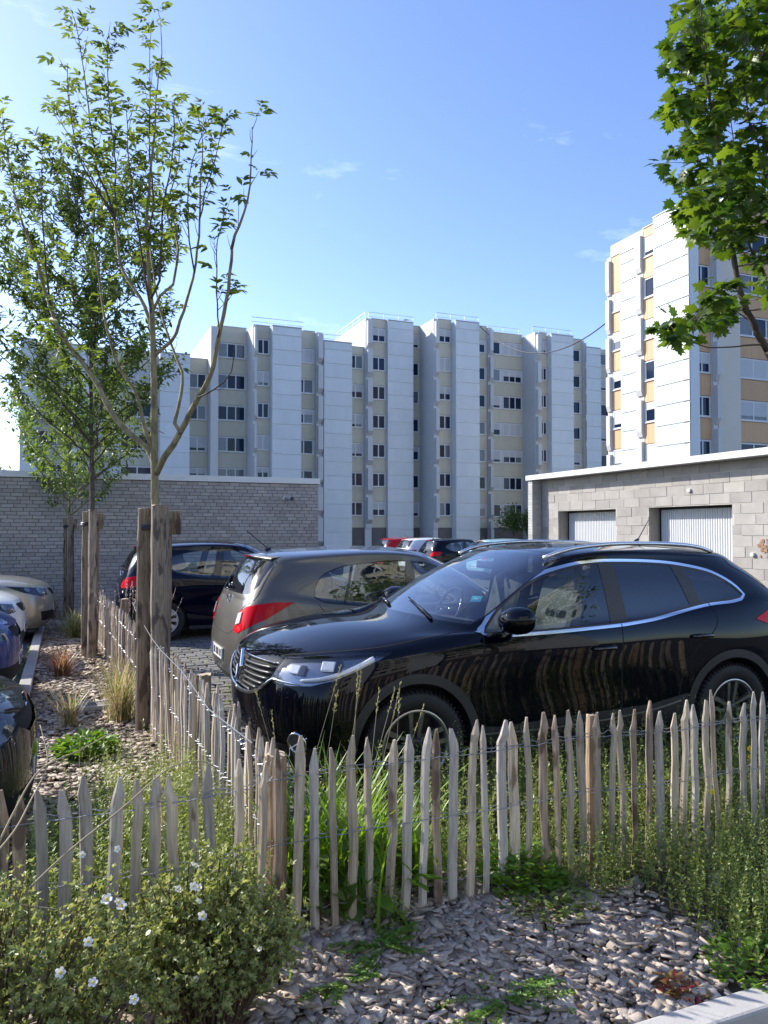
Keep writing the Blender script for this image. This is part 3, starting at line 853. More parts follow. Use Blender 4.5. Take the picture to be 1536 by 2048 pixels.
def poly_line(pts, step=0.03):
    P = [np.array(p, float) for p in pts]; out = []
    for a, b in zip(P, P[1:]+P[:1]):
        k = max(1, int(np.linalg.norm(b-a)/step))
        out += [a+(b-a)*j/k for j in range(k)]
    return out
def inset(poly, d):
    """move a closed 2D outline inwards by d (positive) along its normals"""
    P = np.array(poly); A = 0.5*np.sum(P[:, 0]*np.roll(P[:, 1], -1)-np.roll(P[:, 0], -1)*P[:, 1]); sg = 1 if A > 0 else -1
    T = np.roll(P, -1, 0)-np.roll(P, 1, 0); T /= (np.linalg.norm(T, axis=1, keepdims=True)+1e-12)
    N = np.stack([-T[:, 1], T[:, 0]], 1)*sg
    return P+N*d
def ribbon(line, w):
    P = np.array(line); T = np.gradient(P, axis=0); T /= (np.linalg.norm(T, axis=1, keepdims=True)+1e-12); N = np.stack([-T[:, 1], T[:, 0]], 1)
    return np.concatenate([P+N*w/2, (P-N*w/2)[::-1]])
def inpoly(pts, poly):
    x, y = pts[:, 0], pts[:, 1]; c = np.zeros(len(pts), bool); n = len(poly)
    for i in range(n):
        x1, y1 = poly[i]; x2, y2 = poly[(i+1) % n]
        if y1 == y2: continue
        cond = ((y1 > y) != (y2 > y)) & (x < (x2-x1)*(y-y1)/(y2-y1)+x1)
        c ^= cond
    return c

def trim(S, regions, gu=9, gv=8):
    """regions: list of (name, polygon in (u,v)); later ones win. Returns verts, normals, tris, region index per tri"""
    gx, gy = np.meshgrid(np.linspace(0, S.nu-1, (S.nu-1)*gu+1), np.linspace(0, S.nv-1, (S.nv-1)*gv+1))
    G = np.stack([gx.ravel(), gy.ravel()], 1)
    V = []; E = []
    for name, poly in regions:
        o = len(V); n = len(poly)
        V += [tuple(p) for p in poly]; E += [(o+i, o+(i+1) % n) for i in range(n)]
    T = np.array(V)
    if len(T):
        sc = np.array((gu, gv))
        keep = np.ones(len(G), bool)
        for k in range(0, len(G), 2000):
            d = ((G[k:k+2000, None]-T[None])*sc)**2
            keep[k:k+2000] = d.sum(2).min(1) > 0.16
        edge = (G[:, 0] == 0) | (G[:, 0] == S.nu-1) | (G[:, 1] == 0) | (G[:, 1] == S.nv-1)
        G = G[keep | edge]
    allv = V+[tuple(p) for p in G]
    r = delaunay_2d_cdt([Vector(p) for p in allv], E, [], 0, 1e-6, False)
    vv = np.array([tuple(p) for p in r[0]]); tr = np.array([f for f in r[2] if len(f) == 3])
    cen = vv[tr].mean(1); reg = np.zeros(len(tr), int)
    for i, (name, poly) in enumerate(regions):
        reg[inpoly(cen, np.array(poly))] = i+1
    P, N = S.normal(vv[:, 0], vv[:, 1])
    P[:, 1] = np.where((vv[:, 0] < 1e-6) | (vv[:, 0] > S.nu-1-1e-6) | (vv[:, 1] > S.nv-1-1e-6), 0, P[:, 1])
    return P, N, tr, reg

def nmesh(name, P, N, T, m, parent, side=0, off=0.0, both=False, kind=None):
    """mesh from trimmed triangles with the surface's own normals; side -1 mirrors, both joins the halves"""
    used = np.unique(T); ix = -np.ones(len(P), int); ix[used] = np.arange(len(used))
    p = P[used]+N[used]*off; n = N[used]; t = ix[T]
    mir = np.array((1, -1, 1.0))
    if both: p2 = np.concatenate([p, p*mir]); n2 = np.concatenate([n, n*mir]); t2 = np.concatenate([t, t[:, ::-1]+len(p)])
    elif side < 0: p2, n2, t2 = p*mir, n*mir, t[:, ::-1]
    else: p2, n2, t2 = p, n, t
    e1 = p2[t2[:, 1]]-p2[t2[:, 0]]; e2 = p2[t2[:, 2]]-p2[t2[:, 0]]; fn = np.cross(e1, e2)
    flip = (fn*n2[t2[:, 0]]).sum(1) < 0
    t2 = t2.copy(); t2[flip] = t2[flip][:, ::-1]
    good = np.linalg.norm(fn, axis=1) > 1e-10; t2 = t2[good]
    me = bpy.data.meshes.new(name); me.from_pydata(p2.tolist(), [], t2.tolist()); 
    me.polygons.foreach_set('use_smooth', [True]*len(me.polygons))
    me.normals_split_custom_set_from_vertices(n2.tolist())
    return link(name, me, m, parent, kind=kind)

# ---------------------------------------------------------------- car materials
def paint(name, col, metal=0.0, rough=0.3, dust=0.05):
    m = mat(name, col, rough, metal=metal, coat=1.0, spec=0.5 if metal else 0.0)
    nt = m.node_tree; bs = nt.nodes['Principled BSDF']; bs.inputs['Coat IOR'].default_value = 1.37
    # a thin film of dust dulls the coat in patches
    n = nd(nt, 'ShaderNodeTexNoise', Scale=7.0, Detail=8.0, Roughness=0.7); t = nt.nodes.new('ShaderNodeTexCoord')
    r = nt.nodes.new('ShaderNodeMapRange'); r.inputs['From Min'].default_value = 0.4; r.inputs['From Max'].default_value = 0.75
    r.inputs['To Min'].default_value = 0.012; r.inputs['To Max'].default_value = 0.012+dust
    nt.links.new(t.outputs['Object'], n.inputs['Vector']); nt.links.new(n.outputs['Fac'], r.inputs['Value']); nt.links.new(r.outputs['Result'], bs.inputs['Coat Roughness'])
    # very slight waviness of pressed sheet metal
    n2 = nd(nt, 'ShaderNodeTexNoise', Scale=2.3, Detail=1.0); bp = nd(nt, 'ShaderNodeBump', Strength=0.03, Distance=0.02)
    nt.links.new(t.outputs['Object'], n2.inputs['Vector']); nt.links.new(n2.outputs['Fac'], bp.inputs['Height'])
    nt.links.new(bp.outputs['Normal'], bs.inputs['Coat Normal'])
    return m
paint('paint_black', (0.0015, 0.002, 0.005), 0.0, 0.25, 0.012)
paint('paint_bronze', (0.135, 0.125, 0.103), 0.55, 0.38, 0.06)
paint('paint_navy', (0.0025, 0.0035, 0.013), 0.0, 0.35, 0.04)
paint('paint_grey', (0.014, 0.017, 0.017), 0.0, 0.38, 0.12)
paint('paint_blue', (0.001, 0.022, 0.15), 0.0, 0.35, 0.06)
paint('paint_white', (0.72, 0.73, 0.73), 0.0, 0.3, 0.05)
paint('paint_beige', (0.36, 0.34, 0.28), 0.45, 0.35, 0.08)
paint('paint_red', (0.30, 0.008, 0.012), 0.0, 0.3, 0.06)
paint('paint_teal', (0.30, 0.52, 0.50), 0.1, 0.3, 0.06)
mat('cladding', (0.018, 0.018, 0.019), 0.55, var=0.2, vscale=30)
mat('gloss_black', (0.006, 0.006, 0.007), 0.12, coat=0.6)
mat('pillar_satin', (0.035, 0.031, 0.028), 0.42)
mat('gap', (0.002, 0.002, 0.002), 0.9)
mat('chrome', (0.78, 0.79, 0.80), 0.12, metal=1.0)
mat('alloy', (0.42, 0.42, 0.43), 0.28, metal=0.9)
mat('alloy_dark', (0.03, 0.03, 0.032), 0.35, metal=0.5)
mat('hubcap', (0.52, 0.53, 0.54), 0.35, metal=0.5)
mat('tyre', (0.016, 0.016, 0.016), 0.75, var=0.25, vscale=20)
mat('interior', (0.03, 0.03, 0.032), 0.8)
mat('seat_fabric', (0.075, 0.075, 0.08), 0.9, var=0.2, vscale=30)
mat('lamp_red', (0.62, 0.004, 0.010), 0.12, spec=0.2)
mat('lamp_white', (0.75, 0.75, 0.76), 0.15, coat=1.0, var=0.15, vscale=60)
mat('lamp_inner', (0.30, 0.31, 0.33), 0.2, metal=0.8)
mat('lamp_dark', (0.03, 0.033, 0.04), 0.25)
mat('rail_silver', (0.72, 0.73, 0.74), 0.25, metal=0.85)
mat('grille_black', (0.035, 0.035, 0.037), 0.35)
mat('plate', (0.74, 0.74, 0.72), 0.4)
mat('plate_text', (0.03, 0.03, 0.03), 0.5)
mat('plate_blue', (0.02, 0.06, 0.35), 0.4)
mat('sticker_teal', (0.03, 0.42, 0.48), 0.4)
glassmat('glass_clear', (0.78, 0.86, 0.84), base=0.09)
glassmat('glass_screen', (0.72, 0.80, 0.82), base=0.20)
glassmat('glass_dark', (0.10, 0.11, 0.13), base=0.10)
glassmat('glass_mid', (0.72, 0.80, 0.78), base=0.13)
glassmat('lamp_lens', (0.86, 0.88, 0.90), 1.5)

# ---------------------------------------------------------------- body nets
def L15(a): return a
SUV = np.array([
 [(.12,0,.24),(.14,.32,.24),(.20,.60,.24),(.36,.78,.24),(.52,.82,.24),(.86,.82,.24),(1.35,.83,.22),(1.95,.83,.22),(2.5,.83,.22),(3.0,.83,.22),(3.5,.82,.24),(3.95,.80,.28),(4.24,.70,.30),(4.33,.50,.30),(4.36,.25,.30),(4.37,0,.30)],
 [(.03,0,.36),(.05,.34,.36),(.12,.64,.36),(.29,.84,.36),(.48,.895,.36),(.86,.905,.36),(1.35,.895,.34),(1.95,.893,.34),(2.5,.893,.34),(3.0,.893,.34),(3.5,.905,.36),(3.95,.89,.38),(4.30,.78,.40),(4.41,.55,.40),(4.435,.28,.40),(4.44,0,.40)],
 [(0,0,.54),(.02,.35,.54),(.10,.66,.54),(.27,.86,.55),(.46,.91,.56),(.86,.918,.58),(1.35,.895,.56),(1.95,.882,.56),(2.5,.884,.56),(3.0,.895,.57),(3.5,.918,.60),(3.95,.905,.58),(4.32,.80,.57),(4.43,.56,.56),(4.455,.28,.56),(4.46,0,.56)],
 [(.01,0,.72),(.03,.35,.72),(.12,.66,.72),(.29,.85,.73),(.47,.90,.75),(.86,.918,.78),(1.35,.905,.78),(1.95,.895,.78),(2.5,.895,.78),(3.0,.90,.79),(3.5,.920,.80),(3.95,.905,.78),(4.30,.81,.76),(4.40,.57,.75),(4.42,.28,.75),(4.425,0,.75)],
 [(.07,0,.88),(.09,.34,.875),(.19,.63,.87),(.36,.80,.88),(.52,.865,.89),(.88,.895,.91),(1.35,.90,.91),(1.95,.893,.91),(2.5,.892,.91),(3.0,.895,.93),(3.5,.905,.95),(3.95,.89,.95),(4.27,.80,.94),(4.36,.57,.93),(4.38,.28,.93),(4.385,0,.93)],
 [(.30,0,.985),(.32,.33,.978),(.40,.60,.96),(.55,.745,.955),(.75,.80,.965),(1.02,.845,.975),(1.42,.872,.98),(1.95,.875,.985),(2.5,.873,1.0),(3.0,.872,1.03),(3.5,.87,1.07),(3.92,.85,1.10),(4.22,.76,1.08),(4.31,.55,1.06),(4.33,.27,1.06),(4.335,0,1.06)],
 [(.68,0,1.062),(.70,.33,1.053),(.77,.58,1.03),(.9,.715,1.012),(1.04,.785,1.008),(1.22,.825,1.012),(1.5,.85,1.016),(1.97,.858,1.022),(2.5,.856,1.038),(3.0,.852,1.07),(3.5,.845,1.12),(3.9,.82,1.16),(4.18,.735,1.135),(4.27,.54,1.12),(4.29,.27,1.12),(4.295,0,1.12)],
 [(1.12,0,1.105),(1.14,.33,1.10),(1.2,.58,1.085),(1.28,.70,1.068),(1.36,.765,1.058),(1.45,.80,1.052),(1.62,.828,1.052),(2.0,.838,1.056),(2.5,.837,1.072),(3.0,.832,1.11),(3.5,.818,1.165),(3.88,.788,1.21),(4.14,.70,1.185),(4.23,.52,1.17),(4.25,.26,1.17),(4.255,0,1.17)],
 [(1.52,0,1.315),(1.54,.33,1.31),(1.59,.55,1.295),(1.66,.655,1.275),(1.72,.705,1.265),(1.80,.745,1.26),(1.92,.765,1.262),(2.15,.778,1.27),(2.5,.782,1.28),(2.97,.776,1.30),(3.4,.757,1.33),(3.74,.728,1.335),(3.98,.64,1.325),(4.08,.46,1.32),(4.10,.23,1.32),(4.11,0,1.32)],
 [(1.93,0,1.485),(1.95,.32,1.48),(1.99,.52,1.465),(2.03,.60,1.45),(2.07,.645,1.44),(2.13,.675,1.445),(2.22,.69,1.455),(2.36,.702,1.465),(2.6,.707,1.472),(2.95,.702,1.47),(3.3,.687,1.458),(3.58,.662,1.445),(3.80,.585,1.435),(3.90,.43,1.445),(3.925,.21,1.45),(3.93,0,1.45)],
 [(2.12,0,1.54),(2.13,.30,1.536),(2.16,.46,1.528),(2.19,.53,1.52),(2.23,.57,1.515),(2.28,.595,1.52),(2.36,.61,1.525),(2.48,.62,1.533),(2.66,.625,1.538),(2.92,.62,1.537),(3.2,.605,1.527),(3.45,.585,1.515),(3.66,.53,1.505),(3.77,.40,1.51),(3.81,.2,1.515),(3.82,0,1.518)],
 [(2.42,0,1.578),(2.425,0,1.578),(2.44,0,1.579),(2.46,0,1.58),(2.48,0,1.58),(2.51,0,1.58),(2.55,0,1.581),(2.62,0,1.582),(2.75,0,1.582),(2.95,0,1.58),(3.15,0,1.575),(3.33,0,1.568),(3.48,0,1.56),(3.56,0,1.556),(3.59,0,1.554),(3.60,0,1.553)],
], float)
def remap(net, xm, ys, zm):
    n = net.copy(); n[..., 0] = np.interp(net[..., 0], *xm); n[..., 1] *= ys; n[..., 2] = np.interp(net[..., 2], *zm)
    return n
XM = ([0, .86, 3.506, 4.46], [0, .80, 3.31, 4.0]); ZM = ([.22, .56, .95, 1.10, 1.60], [.17, .48, .86, 1.0, 1.535])
HATCH = remap(SUV, XM, 0.945, ZM)
# a steeper tail and a blunter nose for the small hatchbacks
for r in range(12):
    z = HATCH[r, :, 2]
    k = [0, 0, .0, .0, -.01, -.01, .0, .02, .07, .10, .08, .04][r]
    for c in range(11, 16): HATCH[r, c, 0] += k*(c-10)/5

def xz(p): return (float(np.interp(p[0], *XM)), float(np.interp(p[1], *ZM)))

def wheel(parent, x, y, r, side, style, w=0.215, rimr=None):
    """tyre with tread blocks, rim with spokes, hub; side -1 stands at -y"""
    wt = thing_part('wheel', parent, (x, y, r))
    rr = rimr or r*0.64; o = -1 if side < 0 else 1   # outward direction
    prof = [(rr, w*0.30), (rr+0.012, w*0.46), (r*0.86, w*0.52), (r*0.955, w*0.47), (r*0.985, w*0.40), (r, w*0.30), (r, w*0.30-0.008), (r-0.008, w*0.29-0.01), (r-0.008, w*0.26), (r, w*0.255),
            (r, w*0.10), (r-0.008, w*0.095), (r-0.008, w*0.055), (r, w*0.05), (r, -w*0.05), (r-0.008, -w*0.055), (r-0.008, -w*0.095), (r, -w*0.10), (r, -w*0.255), (r*0.985, -w*0.40), (r*0.86, -w*0.52), (rr, -w*0.4)]
    mb = MB(); mb.lathe([(a, b*o) for a, b in prof], 'y', 56); t = mb.build('tyre', 'tyre', wt, smooth=True, recalc=True)
    mb = MB(); ns = 64
    for k in range(ns):                       # sipes cut the shoulder into blocks
        q = 2*math.pi*k/ns; ca, sa = math.cos(q), math.sin(q); c = (r*0.984*ca, o*w*0.42, r*0.984*sa)
        mb.obox(c, (0.012*ca, 0, 0.012*sa), (0, w*0.065, 0), (-0.0045*sa*r/0.345, 0, 0.0045*ca*r/0.345))
    mb.build('tread_groove', 'gap', t, kind='stuff')
    mb = MB(); mb.lathe([(rr+0.004, o*w*0.47), (rr-0.006, o*w*0.485), (rr-0.016, o*w*0.46), (rr-0.022, o*w*0.30), (rr-0.03, -o*w*0.4)], 'y', 48)
    rim = mb.build('rim', 'alloy' if style != 'cap' else 'hubcap', wt, smooth=True, recalc=True)
    mb = MB(); mb.lathe([(0.0, o*w*0.02), (rr*0.8, o*w*0.02), (rr-0.02, o*w*0.02)], 'y', 32); mb.build('brake_disc', 'alloy_dark', wt)
    nsp = 5 if style == 'five' else (9 if style == 'cap' else 7)
    for k in range(nsp):
        q = 2*math.pi*k/nsp+0.3
        mb = MB()
        def pt(rad, dq, dep): return (rad*math.cos(q+dq), o*dep, rad*math.sin(q+dq))
        if style == 'five':
            for s2 in (-1, 1):                # twin-leaf spokes
                A = [pt(0.045, s2*0.30, w*0.36), pt(0.045, s2*0.75, w*0.36), pt(rr-0.016, s2*0.11, w*0.455), pt(rr-0.016, s2*0.26, w*0.455)]
                Bq = [(a, b-o*0.03, c) for a, b, c in A]
                mb.add(A+Bq, [(0,1,3,2), (4,6,7,5), (0,4,5,1), (2,3,7,6), (0,2,6,4), (1,5,7,3)])
            mb.build('spoke', 'alloy', rim, recalc=True)
        else:
            a0, a1 = (0.16, 0.17) if style == 'cap' else (0.22, 0.16)
            A = [pt(0.05, -a0*1.6, w*0.40), pt(0.05, a0*1.6, w*0.40), pt(rr-0.012, -a1, w*0.45), pt(rr-0.012, a1, w*0.45)]
            Bq = [(a, b-o*0.025, c) for a, b, c in A]
            mb.add(A+Bq, [(0,1,3,2), (4,6,7,5), (0,4,5,1), (2,3,7,6), (0,2,6,4), (1,5,7,3)])
            mb.build('spoke', 'hubcap' if style == 'cap' else 'alloy', rim, recalc=True)
    mb = MB(); mb.lathe([(0.0, o*w*0.43), (0.03, o*w*0.43), (0.055, o*w*0.40), (0.06, o*w*0.30)], 'y', 20); mb.build('hub', 'alloy_dark' if style == 'five' else 'hubcap', rim, smooth=True, recalc=True)
    return wt
def thing_part(name, parent, loc):
    o = bpy.data.objects.new(name, None); COL.objects.link(o); o.parent = parent; o.location = loc; o.empty_display_size = 0.05
    return o

def seat(parent, x, y, z, m='seat_fabric', wd=0.25):
    mb = MB()
    mb.obox((x+0.02, y, z+0.10), (0.26, 0, 0), (0, wd, 0), (-0.02, 0, 0.09))
    mb.obox((x+0.34, y, z+0.46), (0.07, 0, 0.02), (0, wd*0.96, 0), (0.09, 0, 0.30))
    o = mb.build('seat', m, parent, bevel=0.045)
    mb = MB(); mb.obox((x+0.45, y, z+0.83), (0.045, 0, 0), (0, 0.125, 0), (0.02, 0, 0.085)); mb.build('headrest', m, o, bevel=0.035)
    for s in (-0.05, 0.05):
        pass
    return o

def make_car(name, label, cat, net, spec):
    """builds the whole car at the origin: nose at x=0, tail at +x"""
    t = thing(name, label, cat)
    S = Surf(net); regs = []; meta = []
    def addreg(nm, poly, **kw): regs.append((nm, poly)); meta.append(dict(name=nm, **kw))
    side = (3.0, 12.6)
    for r in spec['regions']:
        nm, kind, pts = r[0], r[1], r[2]; kw = r[3] if len(r) > 3 else {}
        if kind == 'uv': poly = np.array(poly_line(pts, 0.12))
        elif kind == 'side': poly = S.find(pts, kw.get('ur', side), kw.get('vr', (0, 99)))
        elif kind == 'line': poly = S.find(ribbon(pts, kw.get('w', 0.006)), kw.get('ur', side), kw.get('vr', (0, 99)))
        else: poly = S.find(pts, kw.get('ur', (0, 99)), kw.get('vr', (0, 99)))
        addreg(nm, poly, **{k: v for k, v in kw.items() if k not in ('ur', 'vr', 'w')})
    P, N, T, reg = trim(S, regs)
    nb = N.copy()
    out = {}
    body = np.zeros(len(T), bool); body |= reg == 0
    for i, mt in enumerate(meta):
        if mt.get('m') == 'body': body |= reg == i+1
    bo = nmesh('body', P, N, T[body], spec['paint'], t, both=True); out['body'] = bo
    groups = {}
    for i, mt in enumerate(meta):
        if mt.get('m') in ('body', None): continue
        groups.setdefault((mt['name'], mt['m'], mt.get('off', 0.0), mt.get('join', True), mt.get('sub', False), mt.get('key', 0 if mt.get('join', True) else i)), []).append(i+1)
    for (nm, m, off, join, sub, _), ids in groups.items():
        sel = np.isin(reg, ids)
        if not sel.any(): continue
        par = bo if sub else t
        if join: out.setdefault(nm, []).append(nmesh(nm, P, N, T[sel], m, par, both=True, off=off))
        else:
            for sd in (1, -1): out.setdefault(nm, []).append(nmesh(nm, P, N, T[sel], m, par, side=sd, off=off))
    for i, mt in enumerate(meta):
        if 'back' in mt:
            sel = np.isin(reg, [i+1]+[j+1 for j, m2 in enumerate(meta) if m2.get('inside') == mt['name']])
            for sd in (1, -1): nmesh(mt['name']+'_housing', P, N, T[sel], mt['back'][0], t, side=sd, off=mt['back'][1])
    # wheels
    wx0, wx1 = spec['wheels']; wr = spec['wr']; wy = spec['wy']
    for x in (wx0, wx1):
        for sd in (-1, 1): wheel(t, x, sd*wy, wr, sd, spec.get('rim', 'five'), w=spec.get('tw', 0.215), rimr=spec.get('rimr'))
    # underside and wheel wells
    mb = MB(); hw = wy-0.17; L = net[1, 15, 0]; zf = net[0, 7, 2]
    mb.box(0.22, L-0.2, -hw, hw, zf-0.02, zf+0.30); mb.box(wx0+wr+0.06, wx1-wr-0.06, -wy-0.06, wy+0.06, zf-0.01, zf+0.22)
    mb.build('underbody', 'interior', t)
    for x in (wx0, wx1):
        for sd in (-1, 1):
            mb = MB(); n = 20; a0, a1 = -0.25, math.pi+0.25; ra = wr+0.075; ins = sd*(wy-0.17); ous = sd*(wy+0.085)
            vs = []
            for k in range(n+1):
                q = a0+(a1-a0)*k/n; vs += [(x+ra*math.cos(q), ins, wr+ra*math.sin(q)), (x+ra*math.cos(q), ous, wr+ra*math.sin(q))]
            mb.add(vs, [(2*k, 2*k+1, 2*k+3, 2*k+2) for k in range(n)])
            mb.add([(x+ra*math.cos(a0+(a1-a0)*k/n), ins, wr+ra*math.sin(a0+(a1-a0)*k/n)) for k in range(n+1)], [tuple(range(n+1))])
            mb.build('wheel_well', 'interior', t)
    # cabin
    zb = float(np.interp(1.0, [0, 1], [0, 1]))
    k = spec['scale']
    mb = MB(); zd = net[7, 4, 2]
    mb.obox((1.55*k, 0, zd-0.16), (0.28*k, 0, -0.02), (0, 0.70*k, 0), (0.0, 0, 0.11)); mb.build('dashboard', 'interior', t, bevel=0.05)
    mb = MB(); mb.box(1.6*k, 4.0*k, -0.76*k, 0.76*k, zf+0.1, zf+0.32); mb.build('cabin_floor', 'interior', t)
    for y in (-0.37, 0.37): seat(t, 1.98*k, y*k, zf+0.34)
    o = seat(t, 2.85*k, 0.0, zf+0.34, wd=0.62*k)
    for y in (-0.36, 0.36):
        mb = MB(); mb.obox((3.30*k, y*k, zf+1.13), (0.045, 0, 0), (0, 0.12, 0), (0.02, 0, 0.07)); mb.build('headrest', 'seat_fabric', o, bevel=0.03)
    mb = MB(); cx, cz = 1.78*k, zd-0.02; pts = []
    for q in range(25):
        a = 2*math.pi*q/24; pts.append((cx+0.09*math.sin(a)*0.9, 0.37*k+0.185*math.cos(a), cz+0.165*math.sin(a)))
    mb.tube(pts, 0.014, 6, cap=False); mb.tube([(cx, 0.37*k-0.17, cz), (cx, 0.37*k+0.17, cz)], 0.02, 6); mb.tube([(cx, 0.37*k, cz), (cx-0.2, 0.37*k, cz-0.1)], 0.03, 6)
    mb.build('steering_wheel', 'gloss_black', t, smooth=True)
    mb = MB(); mb.obox((float(net[9, 0, 0])-0.02, 0, float(net[9, 0, 2])-0.075), (0.012, 0, 0), (0, 0.12, 0), (0, 0, 0.03)); mb.build('rear_view_mirror', 'gloss_black', t, bevel=0.01)
    t.select_set(False)
    spec['post'](t, S, out)
    return t

def blob(name, m, parent, P, rings, n=20):
    """smooth closed solid from elliptical rings: (centre, axis1, axis2)"""
    mb = MB(); vs = []
    for c, e1, e2 in rings:
        c, e1, e2 = map(np.array, (c, e1, e2))
        vs += [c+math.cos(2*math.pi*k/n)*e1+math.sin(2*math.pi*k/n)*e2 for k in range(n)]
    fs = [(i*n+k, i*n+(k+1) % n, (i+1)*n+(k+1) % n, (i+1)*n+k) for i in range(len(rings)-1) for k in range(n)]
    fs += [tuple(range(n-1, -1, -1)), tuple((len(rings)-1)*n+k for k in range(n))]
    mb.add(vs, fs)
    return mb.build(name, m, parent, smooth=True, recalc=True)

def mirror_part(t, S, x, z, m, sc=1.0):
    """door mirror on each side, housing with glass turned to the rear"""
    p = S.ev(*[a for a in S.find([(x, z)], (3.0, 12.6)).T])[0]
    for sd in (-1, 1):
        y0 = p[1]*sd; o = sd*sc
        c = np.array((p[0]-0.02, y0+0.13*o, p[2]+0.055*sc))
        rings = []
        for xx, s2 in ((-0.10, 0.35), (-0.085, 0.65), (-0.05, 0.9), (0.0, 1.0), (0.045, 0.98), (0.055, 0.9)):
            rings.append((c+np.array((xx*sc, 0, 0)), (0, 0.115*s2*o, 0.012*s2), (0, 0.0, 0.082*s2*sc)))
        h = blob('door_mirror', m, t, None, rings, 24)
        mb = MB(); n = 20
        vs = [c+np.array((0.0565*sc, 0.10*o*math.cos(2*math.pi*k/n), 0.068*sc*math.sin(2*math.pi*k/n))) for k in range(n)]
        mb.add(vs, [tuple(range(n))]); mb.build('mirror_glass', 'chrome', h)
        mb = MB(); mb.tube([(p[0]-0.03, y0-0.02*o, p[2]-0.03), (p[0]-0.03, y0+0.07*o, p[2]+0.0)], [0.03, 0.025], 8); mb.build('mirror_foot', 'gloss_black', h)

def handle(t, S, x, z, m):
    for sd in (-1, 1):
        uv = S.find([(x-0.1, z), (x, z+0.003), (x+0.1, z)], (3.0, 12.6)); p, n = S.normal(uv[:, 0], uv[:, 1])
        p = p*np.array((1, sd, 1)); n = n*np.array((1, sd, 1))
        mb = MB(); mb.tube([p[0]+n[0]*0.004, p[0]*.7+p[1]*.3+n[0]*0.03, p[1]+n[1]*0.034, p[2]*.7+p[1]*.3+n[2]*0.03, p[2]+n[2]*0.004], [0.011, 0.014, 0.015, 0.014, 0.011], 8)
        mb.build('door_handle', m, t, smooth=True)
def plate(t, c, e1, e2, n, txt):
    """white registration plate with blue ends and block characters"""
    c, e1, e2, n = map(lambda q: np.array(q, float), (c, e1, e2, n))
    mb = MB(); mb.obox(c, e1*0.26, e2*0.055, n*0.004); p = mb.build('number_plate', 'plate', t, recalc=True)
    mb = MB(); mb.obox(c-e1*0.238+n*0.005, e1*0.02, e2*0.053, n*0.0012); mb.build('plate_band', 'plate_blue', p, recalc=True); mb = MB(); mb.obox(c+e1*0.238+n*0.005, e1*0.02, e2*0.053, n*0.0012); mb.build('plate_band', 'plate_blue', p, recalc=True)
    k = 0; x = -0.185
    for g in txt:
        if g == '-': x += 0.03; continue
        for q in range(3):
            mb = MB(); hx = [0.007, 0.011, 0.007][q]
            if (ord(g)+q) % 3 == 0 and q == 1: continue
            mb.obox(c+e1*(x+0.013*q)+e2*(0.0 if q != 1 else (0.024 if ord(g) % 2 else -0.024))+n*0.0052, e1*hx*0.6, e2*(0.034 if q != 1 else 0.008), n*0.0008)
            mb.build('plate_stroke', 'plate_text', p, recalc=True)
        x += 0.046

def circ(cx, cz, r, n=56, a0=0.0): return [(cx+r*math.cos(a0+2*math.pi*k/n), cz+r*math.sin(a0+2*math.pi*k/n)) for k in range(n)]
def bottom_cut(cx, cz, r, zb, n=40):
    """wheel opening: arch of radius r, legs straight down to zb"""
    pts = [(cx-r, zb)]+[(cx+r*math.cos(math.pi-math.pi*k/n), cz+r*math.sin(math.pi-math.pi*k/n)) for k in range(n+1)]+[(cx+r, zb)]
    return poly_line(pts, 0.03)
